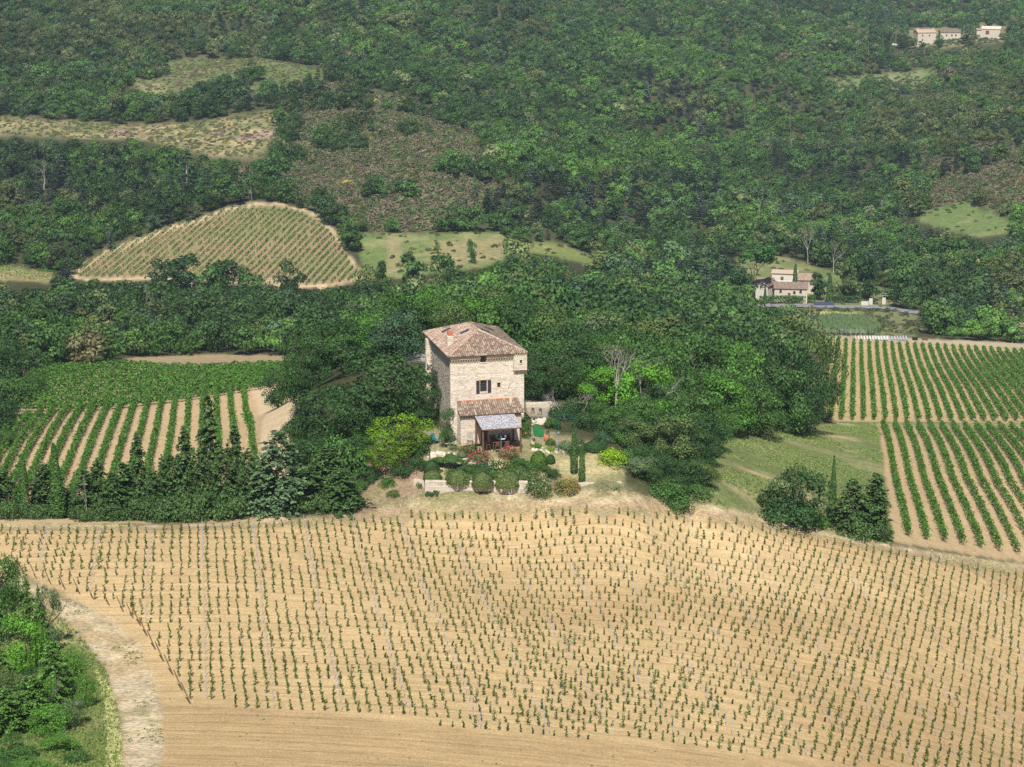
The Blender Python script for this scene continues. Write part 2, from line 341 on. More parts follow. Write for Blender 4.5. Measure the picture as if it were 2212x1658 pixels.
# ------------------------------------------------------------------ the ground and its fields (outlines surveyed, then laid on the terrain)
ROWBOT = [(300,1512),(414,1522),(712,1545),(878,1562),(1026,1576),(1174,1590),(1322,1603),(1466,1618),(1607,1632),(1748,1647),(2000,1675),(2500,1730)]
STAKES = [(24,1226),(53,1241),(81,1252),(112,1263),(143,1275),(175,1285),(204,1296),(238,1309),(269,1323),(290,1337),(306,1353),(320,1375),(338,1404),(356,1430),(376,1459),(397,1493),(414,1522)]
F_TOP = [(-320,1185),(-250,1168),(0,1146),(300,1146),(600,1138),(760,1128),(900,1117),(1200,1109),(1450,1114),(1700,1150),(1900,1190),(2100,1228),(2330,1262),(2600,1300)]
Z = {
 'young_field': F_TOP + [(2600,1740),(2000,1672)] + ROWBOT[:-2][::-1][0:9] + [(330,1510),(300,1450),(280,1385),(220,1335),(160,1296),(60,1246),(-60,1232),(-320,1215)],
 'tilled': [(350,1500),(414,1505),(712,1530),(1026,1561),(1322,1588),(1607,1617),(2000,1660),(2600,1725),(2600,2200),(300,2200),(345,1700),(335,1540)],
 'track': [(-320,1222),(-60,1238),(60,1250),(160,1300),(230,1335),(290,1385),(325,1450),(352,1540),(352,2200),(262,2200),(262,1658),(255,1540),(228,1450),(185,1385),(115,1325),(40,1275),(-60,1262),(-320,1250)],
 'verge': [(-320,1250),(-60,1262),(40,1275),(115,1325),(185,1385),(228,1450),(255,1540),(262,1658),(262,2200),(-320,2200)],
 'upper_track': [(-320,1150),(0,1132),(300,1134),(600,1126),(790,1108),(880,1075),(930,1063),(1250,1058),(1340,1062),(1500,1088),(1700,1118),(1900,1170),(2100,1205),(2330,1235),(2600,1262),(2600,1300)] + F_TOP[:-1][::-1],
 'meadow': [(1490,985),(1560,955),(1640,925),(1760,918),(1820,912),(1892,914),(1902,960),(1915,1060),(1928,1180),(1800,1145),(1700,1118),(1600,1105),(1500,1088),(1470,1060)],
 'right_low': [(1897,922),(2250,924),(2500,926),(2500,1270),(2330,1235),(2100,1200),(1928,1172),(1912,1050)],
 'headland': [(1820,911),(1897,913),(2250,914),(2500,914),(2500,926),(2250,924),(1897,922),(1860,930)],
 'right_up': [(1765,737),(1800,737),(2000,744),(2212,754),(2480,764),(2480,914),(2250,914),(1880,912),(1800,912),(1755,850)],
 'field_edge': [(1735,664),(1965,672),(2000,700),(1975,728),(1765,726),(1740,700)],
 'farm_yard': [(1955,62),(2050,58),(2120,50),(2185,54),(2195,88),(2120,96),(2040,104),(1955,104)],
 'plot': [(1765,724),(1900,728),(2212,742),(2480,752),(2480,764),(2212,754),(2000,744),(1765,737)],
 'left_rows': [(-250,1010),(-60,985),(0,950),(40,905),(120,893),(300,882),(420,860),(540,838),(575,835),(568,900),(560,960),(560,1128),(-250,1140)],
 'bank': [(540,838),(600,822),(645,826),(640,880),(630,930),(640,1000),(620,1130),(560,1128),(560,960),(568,900)],
 'left_dense': [(-40,905),(40,850),(90,806),(230,788),(300,797),(450,800),(640,792),(640,826),(540,838),(420,860),(300,882),(120,893),(40,905)],
 'stubble': [(85,805),(225,783),(300,772),(420,766),(628,767),(640,792),(450,800),(300,797),(230,788)],
 'hill_vineyard': [(150,605),(165,580),(225,545),(290,520),(340,498),(420,475),(500,447),(540,440),(600,438),(650,450),(690,468),(722,500),(750,545),(790,600),(760,612),(700,622),(640,622),(560,612),(480,608),(330,604),(250,606)],
 'hill_low': [(-250,578),(0,572),(110,590),(150,605),(110,612),(0,606),(-250,604)],
 'mid_meadow': [(778,506),(900,505),(1000,502),(1090,502),(1108,520),(1100,556),(1050,576),(960,590),(870,602),(800,598),(780,560)],
 'mid_meadow2': [(1130,525),(1190,522),(1220,530),(1290,560),(1340,580),(1260,570),(1180,550),(1140,545)],
 'scrub_clearing': [(280,195),(300,155),(350,130),(560,126),(640,140),(700,150),(720,190),(640,215),(600,232),(520,200),(420,205),(380,240),(310,232)],
 'pale_field': [(-250,262),(0,254),(110,258),(200,266),(300,272),(430,264),(520,250),(600,238),(608,290),(560,345),(480,340),(420,330),(300,300),(150,300),(0,290),(-250,296)],
 'heath': [(640,240),(700,180),(780,190),(860,205),(960,250),(1040,310),(1075,360),(1070,430),(1010,490),(900,502),(800,502),(730,470),(640,432),(590,425),(590,390),(640,330)],
 'heath2': [(1960,430),(1990,350),(2080,320),(2212,300),(2480,290),(2480,470),(2250,480),(2180,462),(2090,435),(2010,450)],
 'right_meadow': [(1975,462),(2010,455),(2085,438),(2130,455),(2192,482),(2190,505),(2110,512),(2050,500),(1990,480)],
 'yard': [(1590,560),(1680,552),(1790,585),(1950,640),(1960,658),(1760,662),(1620,648),(1580,600)],
 'plantation': [(1770,170),(1830,163),(1920,160),(2010,150),(2060,160),(2000,190),(1900,205),(1820,212),(1790,195)],
 'gravel': [(868,764),(918,764),(922,781),(876,781)],
 'gravel2': [(1132,868),(1240,872),(1245,900),(1140,900)],
 'dry_bank': [(700,1120),(772,1075),(800,1000),(905,985),(925,1042),(922,1070),(880,1080),(790,1112)],
 'terrace': [(905,935),(960,920),(1160,925),(1290,960),(1340,1010),(1345,1046),(1240,1046),(1100,1040),(925,1040),(905,1000)],
 'lawn': [(1180,985),(1290,972),(1342,1000),(1342,1044),(1240,1045),(1190,1030)],
}
ZW = {k: world_poly(p) for k, p in Z.items()}
ROAD = [(-250,640),(0,645),(300,650),(540,656),(640,660),(900,662),(1200,660),(1560,664),(1640,663),(1760,663),(1900,666),(1960,675),(2100,690),(2300,700)]
def zoned(px, py, names):
    c = np.zeros(np.shape(px), bool)
    for k in names: c |= in_poly(px, py, ZW[k])
    return c
BASEC = np.array([.062, .066, .030]); COLR = np.tile(BASEC, (NT, NS, 1))
mott = vnoise(GX, GY, 60, 9, 3)[..., None]; COLR *= (.7 + .6 * mott)
ZCOL = {'young_field': (.655,.475,.245), 'tilled': (.56,.395,.20), 'track': (.66,.535,.35), 'verge': (.15,.19,.055), 'upper_track': (.41,.33,.18),
 'meadow': (.185,.205,.08), 'right_low': (.56,.41,.23), 'headland': (.26,.26,.115), 'right_up': (.56,.42,.22), 'plot': (.52,.43,.29), 'left_rows': (.57,.42,.24),
 'bank': (.66,.51,.32), 'left_dense': (.5,.37,.22), 'stubble': (.47,.36,.21), 'hill_vineyard': (.36,.26,.15), 'hill_low': (.28,.24,.11), 'mid_meadow': (.15,.20,.065), 'mid_meadow2': (.19,.22,.07),
 'scrub_clearing': (.13,.15,.06), 'pale_field': (.21,.20,.09), 'heath': (.17,.155,.085), 'heath2': (.16,.155,.08), 'right_meadow': (.14,.19,.065), 'yard': (.17,.19,.075),
 'plantation': (.15,.19,.075), 'gravel': (.62,.57,.5), 'gravel2': (.40,.36,.30), 'terrace': (.36,.31,.19), 'lawn': (.25,.25,.11), 'dry_bank': (.36,.26,.17), 'field_edge': (.17,.18,.08), 'farm_yard': (.20,.19,.10)}  # dry_bank colour is darkened to stand in for tree shade
ORDER = ['field_edge','farm_yard','heath','heath2','scrub_clearing','pale_field','plantation','right_meadow','yard','mid_meadow','mid_meadow2','hill_low','hill_vineyard','stubble','left_dense','left_rows','bank',
 'plot','right_up','headland','right_low','meadow','verge','upper_track','dry_bank','terrace','lawn','gravel','gravel2','tilled','young_field','track']
jx = (vnoise(GX, GY, 2.2, 21, 3) - .5) * 1.6 * np.clip(GY / 330, .35, 4); jy = (vnoise(GX, GY, 2.2, 22, 3) - .5) * 2.0 * np.clip(GY / 330, .35, 4)
def blur(m_, k=1):
    for _ in range(k):
        q = np.pad(m_, 1, mode='edge'); m_ = (q[1:-1, 1:-1] * 2 + q[:-2, 1:-1] + q[2:, 1:-1] + q[1:-1, :-2] + q[1:-1, 2:]) / 6
    return m_
FZ = np.zeros((NT - 1, NS - 1), int)                       # zone of each face
gcx = (GX[:-1, :-1] + GX[1:, 1:]) / 2; gcy = (GY[:-1, :-1] + GY[1:, 1:]) / 2
n1 = vnoise(GX, GY, 9, 31, 4)[..., None]; n2 = vnoise(GX, GY, 3, 32, 3)[..., None]; n3 = vnoise(GX, GY, 30, 33, 3)[..., None]
for zi, k in enumerate(ORDER):
    bb = ZW[k]; x0, y0 = bb.min(0) - 8; x1, y1 = bb.max(0) + 8
    m_ = in_poly(GX + jx, GY + jy, ZW[k]).astype(float); m_ = blur(m_, 5 if k in ('track', 'dry_bank', 'lawn', 'scrub_clearing', 'pale_field', 'heath') else 1)[..., None]
    c = np.array(ZCOL[k]) * (.88 + .24 * n3) * (.80 if ZCOL[k][0] > .3 else 1.0)
    if k in ('meadow', 'verge', 'mid_meadow', 'right_meadow', 'yard', 'pale_field', 'scrub_clearing', 'hill_low', 'headland', 'lawn', 'mid_meadow2', 'plantation'):
        t_ = np.clip((n1 - .52) * 6, 0, 1) * (.8 if k in ('meadow', 'verge', 'lawn', 'headland', 'pale_field') else .35); c = c * (1 - t_) + np.array((.42, .35, .19)) * (t_ * (.7 + .5 * n2))
        g_ = np.clip((n3 - .5) * 5, 0, 1) * .55; c = c * (1 - g_) + np.array((.09, .155, .045)) * g_
    if k == 'meadow':
        g_ = np.clip((vnoise(GX, GY, 26, 71, 2)[..., None] - .45) * 5, 0, 1); c = c * (1 - g_ * .5) + np.array((.12, .165, .055)) * g_ * .5
    if k in ('upper_track', 'terrace', 'dry_bank'):
        t_ = np.clip((n1 - .5) * 6, 0, 1) * .6; c = c * (1 - t_) + np.array((.20, .21, .085)) * t_
    if k == 'upper_track':                                   # two pale wheel lines along the headland
        q = resample(F_TOP, 20); wp = cast(q[:, 0], q[:, 1])[:, :2]
        sel = (GY > 200) & (GY < 330); d = np.full(GX.shape, 99.)
        pts = np.stack([GX[sel], GY[sel]], 1); dd = np.full(len(pts), 99.)
        for a_, b_ in zip(wp[:-1], wp[1:]):
            ab = b_ - a_; tt = np.clip(((pts - a_) @ ab) / (ab @ ab + 1e-9), 0, 1); dd = np.minimum(dd, np.linalg.norm(pts - a_ - tt[:, None] * ab, axis=1))
        d[sel] = dd
        for off in (2.8, 4.7):
            l_ = np.clip(1 - np.abs(d - off - (n1[..., 0] - .5)) / .62, 0, 1)[..., None] * np.clip(.6 + 1.0 * n2, 0, 1); c = c * (1 - l_) + np.array((.56, .45, .29)) * l_
        l_ = np.clip(1 - np.abs(d - 1.5) / 1.4, 0, 1)[..., None] * .7; c = c * (1 - l_) + np.array((.42, .29, .19)) * l_
    if k == 'track':
        t_ = np.clip((vnoise(GX, GY, 1.5, 44, 3)[..., None] - .56) * 9, 0, 1) * np.clip((n1 - .42) * 6, 0, 1) * .8; c = c * (1 - t_) + np.array((.30, .26, .13)) * t_
        t_ = np.clip((vnoise(GX, GY, 3.2, 46, 3)[..., None] - .5) * 6, 0, 1) * .8; c = c * (1 - t_) + np.array((.42, .31, .17)) * t_
    if k == 'young_field':
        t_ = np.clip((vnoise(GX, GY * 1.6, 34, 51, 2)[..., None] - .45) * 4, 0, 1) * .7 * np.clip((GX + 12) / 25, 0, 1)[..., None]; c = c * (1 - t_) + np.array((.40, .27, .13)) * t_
        t_ = np.clip((vnoise(GX, GY, 45, 52, 2)[..., None] - .55) * 5, 0, 1) * np.clip((GX - 10) / 20, 0, 1)[..., None] * .6; c = c * (1 - t_) + np.array((.66, .50, .27)) * t_
    if k in ('hill_vineyard',):
        t_ = np.clip((n3 - .42) * 4, 0, 1) * .6; c = c * (1 - t_) + np.array((.17, .19, .07)) * t_
        inner = blur(in_poly(GX, GY, ZW[k]).astype(float), 7)[..., None]; rim = np.clip((.93 - inner) * 3.2, 0, 1) * np.clip((n2 - .2) * 4, 0, 1) * .9; c = c * (1 - rim) + np.array((.66, .50, .31)) * rim
    if k == 'pale_field':
        t_ = np.clip((vnoise(GX, GY, 18, 61, 2)[..., None] - .62) * 9, 0, 1) * .35; c = c * (1 - t_) + np.array((.40, .14, .27)) * t_
        inner = in_poly(GX, GY - 22, ZW[k])[..., None] | ~in_poly(GX, GY, ZW[k])[..., None]; 
        t_ = np.clip((n1 - .40) * 6, 0, 1) * .22; c = c * (1 - t_) + np.array((.55, .42, .24)) * t_
    if k == 'mid_meadow':
        for pl in ([(838,512),(870,510),(862,592),(833,598)], [(925,528),(1000,516),(1095,514),(1085,558),(1000,574),(930,580)]):
            wq = world_poly(pl); t_ = blur(in_poly(GX + jx, GY + jy, wq).astype(float), 2)[..., None] * (.35 + .6 * n2); c = c * (1 - t_) + np.array((.33, .26, .14)) * t_
    if k == 'stubble': c = c * (.92 + .1 * np.sin(GY * .9 + GX * .1)[..., None])
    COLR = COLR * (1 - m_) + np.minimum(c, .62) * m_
    FZ[in_poly(gcx, gcy, ZW[k])] = zi + 1
# the grey road in the valley
rq = resample(ROAD, 30); RW = cast(rq[:, 0], rq[:, 1])[:, :2]

def ground_mat(name, kind):
    m = bpy.data.materials.new(name); m.use_nodes = True; t = m.node_tree; b = t.nodes['Principled BSDF']; b.inputs['Roughness'].default_value = .95
    b.inputs['Specular IOR Level'].default_value = .08
    at = t.nodes.new('ShaderNodeAttribute'); at.attribute_name = 'soil'; ge = t.nodes.new('ShaderNodeNewGeometry')
    def nz(scale, det, stretch=None, rot=0):
        mp = t.nodes.new('ShaderNodeMapping'); mp.inputs['Rotation'].default_value = (0, 0, rot); mp.inputs['Scale'].default_value = stretch or (1, 1, 1)
        x = t.nodes.new('ShaderNodeTexNoise'); x.inputs['Scale'].default_value = scale; x.inputs['Detail'].default_value = det; x.inputs['Roughness'].default_value = .65
        t.links.new(ge.outputs['Position'], mp.inputs[0]); t.links.new(mp.outputs[0], x.inputs['Vector']); return x.outputs[0]
    def rng_(src, a, b_, lo=.3, hi=.7):
        x = t.nodes.new('ShaderNodeMapRange'); x.inputs[1].default_value = lo; x.inputs[2].default_value = hi; x.inputs[3].default_value = a; x.inputs[4].default_value = b_
        t.links.new(src, x.inputs[0]); return x.outputs[0]
    def mul(a, b_):
        x = t.nodes.new('ShaderNodeMath'); x.operation = 'MULTIPLY'; t.links.new(a, x.inputs[0]); t.links.new(b_, x.inputs[1]); return x.outputs[0]
    if kind == 'field':      # fine clods and shallow furrows along the rows
        f1 = nz(5.5, 6); f2 = nz(1.0, 3, (.06, 1.9, 1), ROWANG); f3 = nz(.25, 3); f4 = nz(1.7, 4, (.25, 1, 1), ROWANG)
        k = mul(mul(rng_(f1, .66, 1.28), rng_(f2, .84, 1.13)), mul(rng_(f3, .93, 1.07), rng_(f4, .88, 1.1))); bump = f1
        pp = np.array([-math.sin(ROWANG), math.cos(ROWANG)]); s0 = float(cast1(1026, 1574)[:2] @ pp)
        dt = t.nodes.new('ShaderNodeVectorMath'); dt.operation = 'DOT_PRODUCT'; dt.inputs[1].default_value = (pp[0], pp[1], 0); t.links.new(ge.outputs['Position'], dt.inputs[0])
        def mth(op, a, b_=None, c_=None):
            x = t.nodes.new('ShaderNodeMath'); x.operation = op
            for i_, q in enumerate((a, b_, c_)):
                if q is None: continue
                if isinstance(q, (int, float)): x.inputs[i_].default_value = q
                else: t.links.new(q, x.inputs[i_])
            return x.outputs[0]
        sh = mth('ADD', mth('DIVIDE', mth('SUBTRACT', dt.outputs['Value'], s0), 2.32), mth('MULTIPLY', mth('SUBTRACT', nz(.9, 2), .5), .12))
        fr = mth('ABSOLUTE', mth('SUBTRACT', mth('FRACT', mth('ADD', sh, .5)), .5))
        ln = mth('SUBTRACT', 1.0, mth('MULTIPLY', mth('MAXIMUM', mth('SUBTRACT', 1.0, mth('DIVIDE', fr, .09)), 0.0), mth('MULTIPLY', nz(.6, 3), .42)))
        k = mul(k, ln)
    elif kind == 'rows': f1 = nz(3.5, 6); k = mul(rng_(f1, .72, 1.22), rng_(nz(.5, 3), .88, 1.1)); bump = f1
    else: f1 = nz(2.2, 7); k = mul(rng_(f1, .58, 1.38), rng_(nz(.4, 4), .8, 1.2)); bump = f1
    v = t.nodes.new('ShaderNodeVectorMath'); v.operation = 'SCALE'; t.links.new(at.outputs['Vector'], v.inputs[0]); t.links.new(k, v.inputs['Scale'])
    t.links.new(v.outputs[0], b.inputs['Base Color'])
    bp = t.nodes.new('ShaderNodeBump'); bp.inputs['Strength'].default_value = .9; bp.inputs['Distance'].default_value = .10 if kind != 'grass' else .25
    t.links.new(bump, bp.inputs['Height']); t.links.new(bp.outputs[0], b.inputs['Normal']); return m
_rb = cast([414, 1026, 1748], [1522, 1576, 1647]); ROWANG = math.atan2(_rb[2, 1] - _rb[0, 1], _rb[2, 0] - _rb[0, 0])
GM = {k: ground_mat('soil ' + k, k) for k in ('field', 'rows', 'grass')}
ZNAME = {'field_edge': ('rough_grass', 'rough grass between the far road and the vegetable plots', 'grass'), 'farm_yard': ('farm_yard', 'dry yard around the top farm', 'grass'),
 'young_field': ('ploughed_field', 'pale ploughed soil of the young foreground vineyard', 'field'), 'tilled': ('bare_field', 'bare tilled strip below the last vine row', 'field'),
 'track': ('dirt_track', 'pale stony dirt track curving at the lower left', 'grass'), 'verge': ('grass_verge', 'green verge between track and scrub', 'grass'),
 'upper_track': ('grass_track', 'dry grass headland with wheel lines above the foreground field', 'grass'), 'meadow': ('meadow', 'patchy green meadow between wood and right vineyards', 'grass'),
 'right_low': ('vineyard_soil', 'tan soil of the lower right vineyard', 'rows'), 'headland': ('grass_path', 'grass path between the two right vineyards', 'grass'), 'right_up': ('vineyard_soil', 'tan soil of the upper right vineyard', 'rows'),
 'plot': ('garden_ground', 'pale bare ground of the vegetable plots', 'rows'), 'left_rows': ('vineyard_soil', 'tan soil of the left vineyard in long rows', 'rows'), 'bank': ('bare_bank', 'pale bare bank right of the left vineyard', 'rows'),
 'left_dense': ('vineyard_soil', 'soil under the dense green left vineyard', 'rows'), 'stubble': ('stubble_field', 'tan stubble field above the dense vineyard', 'rows'), 'hill_vineyard': ('hill_vineyard_soil', 'weedy soil of the rounded hill vineyard', 'grass'),
 'hill_low': ('vineyard_soil', 'grassy soil at the far left of the hill vineyard', 'grass'), 'mid_meadow': ('meadow', 'green and tan meadow right of the hill vineyard', 'grass'), 'mid_meadow2': ('clearing', 'small green clearing right of the middle meadow', 'grass'),
 'scrub_clearing': ('scrub_clearing', 'olive scrub clearing high on the left hillside', 'grass'), 'pale_field': ('pale_field', 'pale flowering fallow field on the left hillside', 'grass'), 'heath': ('heath', 'brown heath slope in the middle of the hillside', 'grass'),
 'heath2': ('heath', 'brown heath slope at the right edge', 'grass'), 'right_meadow': ('meadow', 'green meadow under the right heath', 'grass'), 'yard': ('yard', 'grassy ground around the far farmhouse', 'grass'),
 'plantation': ('plantation_ground', 'light ground of the young plantation below the top farm', 'grass'), 'gravel': ('gravel_yard', 'pale gravel yard behind the tower house', 'rows'), 'gravel2': ('gravel_lane', 'shaded gravel lane right of the tower house', 'rows'),
 'dry_bank': ('dry_bank', 'dry reddish bank with dead leaves below the maple', 'grass'), 'terrace': ('garden_terrace', 'dry garden terrace in front of the tower house', 'grass'), 'lawn': ('lawn', 'dry lawn behind the cypress pair', 'grass')}
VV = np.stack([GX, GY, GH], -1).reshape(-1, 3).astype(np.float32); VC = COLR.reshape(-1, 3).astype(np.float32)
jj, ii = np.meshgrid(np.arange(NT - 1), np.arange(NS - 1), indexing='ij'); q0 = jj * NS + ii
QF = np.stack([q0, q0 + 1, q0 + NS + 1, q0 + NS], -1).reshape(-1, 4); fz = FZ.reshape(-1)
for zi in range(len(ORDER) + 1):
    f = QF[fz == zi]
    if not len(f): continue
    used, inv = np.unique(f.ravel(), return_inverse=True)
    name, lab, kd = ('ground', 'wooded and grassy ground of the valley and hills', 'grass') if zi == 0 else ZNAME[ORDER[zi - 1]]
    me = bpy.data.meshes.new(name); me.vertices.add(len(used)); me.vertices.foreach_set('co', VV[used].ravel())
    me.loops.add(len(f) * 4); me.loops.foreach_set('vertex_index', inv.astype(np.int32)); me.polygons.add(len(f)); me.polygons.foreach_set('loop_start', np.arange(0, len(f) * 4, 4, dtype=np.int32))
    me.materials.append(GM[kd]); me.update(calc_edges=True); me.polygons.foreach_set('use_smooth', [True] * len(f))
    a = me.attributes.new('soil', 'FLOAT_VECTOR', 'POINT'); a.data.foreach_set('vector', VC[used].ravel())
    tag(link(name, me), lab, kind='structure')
# road sheet
mb = MB(); 
for a_, b_, c_ in zip(RW[:-1], RW[1:], range(999)):
    d = b_ - a_; L = np.linalg.norm(d)
    if L < .01: continue
    d = d / L; nn = np.array([-d[1], d[0]]) * 2.8; k = max(1, int(L / 3))
    for s_ in range(k):
        p = a_ + d * L * s_ / k; q = a_ + d * L * (s_ + 1) / k + d * .05
        pts = [p - nn, q - nn, q + nn, p + nn]; zc_ = max(float(ground(*p)), float(ground(*q))) + .25
        mb.add([(x, y, zc_) for x, y in pts], [(0, 1, 2, 3)])
tag(mb.build('road', M['asphalt']), 'grey country road crossing the valley in front of the far farmhouse', kind='structure')

# ------------------------------------------------------------------ the young vineyard in front: single vines, posts and end stakes
def vine_mesh(rng, h, wd, nq):
    t = rng.uniform(.12, 1, nq) ** .9; ph = rng.uniform(0, 6)
    P_ = np.stack([np.sin(t * 5 + ph) * .05 + rng.normal(0, wd * .5, nq), rng.normal(0, wd * .5, nq), t * h], 1)
    return leaf_quads(P_, np.tile([0, -.5, .8], (nq, 1)), .092, rng, .8), rng.uniform(.6, 1.4, nq)
def stem_quads(h, r=.02, n_=1):
    q = []
    for a in (0, math.pi / 2):
        c, s_ = math.cos(a) * r, math.sin(a) * r; q.append([(-c, -s_, 0), (c, s_, 0), (c, s_, h), (-c, -s_, h)])
    return np.array(q, float)
VPROTO = []
for k in range(14):
    rng = np.random.default_rng(100 + k); h = [.85, 1.0, 1.1, .7, .95, 1.15, .5, 1.0, .9, 1.05, .8, 1.0, 1.3, .95][k]; wd = [.10, .12, .14, .09, .11, .13, .08, .10, .12, .16, .10, .12, .24, .11][k]
    q, s_ = vine_mesh(rng, h, wd, int(34 + 200 * wd)); st = stem_quads(h * .6)
    q = np.concatenate([q, st]); s_ = np.concatenate([s_, np.full(len(st), .5)]); VPROTO.append((q, s_))
d2 = np.array([math.cos(ROWANG), math.sin(ROWANG)]); p2 = np.array([-d2[1], d2[0]])
c2 = np.array([-.16, 1.0]); c2 = c2 * 2.32 / (c2 @ p2)
O2 = cast1(1026, 1574)[:2]; rng = np.random.default_rng(5)
FW = ZW['young_field']; vines = []; posts = []
stk = cast([s_[0] for s_ in STAKES], [s_[1] for s_ in STAKES])
for k in range(0, 44):
    base = O2 + k * c2; lo = -200; 
    wob = rng.uniform(0, 6)
    for i in range(-140, 200):
        q = base + i * 1.0 * d2; 
        if abs(q[0] / q[1]) > .33: continue
        j = rng.normal(0, .05, 2); qx, qy = q + j
        if not in_poly(np.array([qx]), np.array([qy + .0]), FW)[0]: continue
        u, v, _ = project((qx, qy, float(ground(qx, qy)) ))
        if v < 1660 and u < 470:            # keep right of the end stakes
            ux = np.interp(v, [s_[1] for s_ in STAKES], [s_[0] for s_ in STAKES], left=-999, right=430)
            if u < ux + 2: continue
        vines.append((qx, qy, k, i))
        if (i + 3 * 0) % 6 == 0: posts.append((qx + .5 * d2[0], qy + .5 * d2[1], k))
vz = ground(np.array([a[0] for a in vines]), np.array([a[1] for a in vines]))
vg = vnoise(np.array([a[0] for a in vines]), np.array([a[1] for a in vines]), 16, 77, 2)
def vis_uv(P_, m_=10):
    u, v, _ = project(P_); return (u > -m_) & (u < PW + m_) & (v > -m_) & (v < PH + m_)
inv = [(project((a[0], a[1], z_))[2], n_) for n_, (a, z_) in enumerate(zip(vines, vz)) if vis_uv((a[0], a[1], z_ + .5))]
inv.sort(); single = set(n_ for _, n_ in inv[:300])
def row_rank(items, zs):
    rk = {}; 
    for r_ in set(a[2] for a in items):
        seq = sorted((n_ for n_, a in enumerate(items) if a[2] == r_ and vis_uv((a[0], a[1], zs[n_] + .5))), key=lambda n_: items[n_][0])
        for i_, n_ in enumerate(seq): rk[n_] = i_
    return rk
vrank = row_rank([v_[:3] for v_ in vines], vz)
vme = [quads_mesh('young_vine', q, s_, LM['young vine']) for q, s_ in VPROTO]
QQ = []; SS = []
KIND = ['slim young vine', 'leafy young vine', 'tall leafy young vine', 'small young vine', 'slim young vine', 'tall leafy young vine', 'tiny young vine', 'slim young vine', 'leafy young vine', 'bushy young vine', 'small young vine', 'leafy young vine', 'wide bushy young vine', 'slim young vine']
for n_, (a, z_) in enumerate(zip(vines, vz)):
    if rng.random() < .07: continue
    k = int(rng.integers(0, 12)) if rng.random() < .93 + .05 * (vg[n_] < .55) else 12
    if a[2] < 1 and rng.random() < .5: k = rng.choice([3, 6])
    sc_ = rng.uniform(.85, 1.12) * (.88 + .3 * vg[n_]); rz = rng.uniform(0, 6.283); tilt = rng.normal(0, .09)
    if n_ in single:
        o = link('young_vine', vme[k]); o.location = (a[0], a[1], z_ - .02); o.rotation_euler = (tilt, 0, rz); o.scale = (sc_,) * 3
        rown = 'frontmost row' if a[2] == 0 else ordn(a[2]) + ' row from the front'
        tag(o, f'{KIND[k]}, {ordn(vrank.get(n_, 0))} from the left in the {rown}', 'vine', 'young vines in the foreground field')
    else:
        q, s_ = VPROTO[k]; c, s2 = math.cos(rz) * sc_, math.sin(rz) * sc_
        x = q[..., 0] * c - q[..., 1] * s2; y = q[..., 0] * s2 + q[..., 1] * c
        QQ.append(np.stack([x + a[0] + tilt * q[..., 2], y + a[1], q[..., 2] * sc_ + z_ - .02], -1)); SS.append(s_ * rng.uniform(.85, 1.15))
tag(link('young_vines', quads_mesh('young_vines', np.concatenate(QQ), np.concatenate(SS), LM['young vine'])), 'staked young vines filling the rest of the foreground field', kind='stuff')
pz = ground(np.array([a[0] for a in posts]), np.array([a[1] for a in posts]))
pin = sorted((project((a[0], a[1], z_))[2], n_) for n_, (a, z_) in enumerate(zip(posts, pz)) if vis_uv((a[0], a[1], z_ + .5)))
ps = set(n_ for _, n_ in pin[:300]); prank = row_rank(posts, pz); pme = MB().box(-.022, .022, -.022, .022, 0, 1.75).mesh('vineyard_post', M['post']); rest = MB()
for n_, (a, z_) in enumerate(zip(posts, pz)):
    if n_ in ps:
        rown = 'frontmost vine row' if a[2] == 0 else ordn(a[2]) + ' vine row from the front'
        tag(link('vineyard_post', pme, loc=(a[0], a[1], z_ - .15)), f'thin grey metal post, {ordn(prank.get(n_, 0))} from the left in the {rown}', 'post', 'metal posts in the foreground vineyard')
    else: rest.box(a[0] - .022, a[0] + .022, a[1] - .022, a[1] + .022, z_ - .1, z_ + 1.6)
tag(rest.build('vineyard_posts', M['post']), 'thin grey posts in the back rows of the foreground vineyard', kind='stuff')
sme = MB().tube((0, 0, -.2), (-.85, .55, 1.55), .06, .05, 6).mesh('end_stake', M['stake'])
for k, q in enumerate(stk):
    o = link('end_stake', sme, loc=tuple(q)); o.scale = (1, 1, 1) if k < 10 else (1.15, 1.3, 1.15)
    tag(o, f'leaning brown end stake, {ordn(k)} from the far left along the field edge', 'stake', 'leaning end stakes along the left edge of the young vineyard')
# seedlings on the bare strip and dry weed tufts on the track
def tuft_field(name, label, poly, n_, size, h, m_, seed, dens=None, stuff=True):
    r_ = np.random.default_rng(seed); wp = ZW[poly] if isinstance(poly, str) else poly; lo, hi = wp.min(0), wp.max(0); hi = np.minimum(hi, (140, 900)); lo = np.maximum(lo, (-140, 118))
    P_ = r_.uniform(lo, hi, (n_ * 4, 2)); P_ = P_[in_poly(P_[:, 0], P_[:, 1], wp)]
    if dens is not None: P_ = P_[vnoise(P_[:, 0], P_[:, 1], dens[0], seed, 3) > dens[1]]
    P_ = P_[:n_]; z_ = ground(P_[:, 0], P_[:, 1]); P3 = np.column_stack([P_, z_ + h * .35]); k = 5; P3 = np.repeat(P3, k, 0) + r_.normal(0, size * .9, (len(P3) * k, 3)) * (1, 1, .3)
    q = leaf_quads(P3, np.tile([0, -1., .35], (len(P3), 1)), size, r_, .5); q[..., 2] = (q[..., 2] - P3[:, None, 2]) * (h / size * .5) + P3[:, None, 2]
    return tag(link(name, quads_mesh(name, q, r_.uniform(.6, 1.4, len(q)), LM[m_])), label, kind='stuff')
tuft_field('tall_grass', 'tall green grass on the verge at lower left', 'verge', 9000, .10, .35, 'grass', 1)
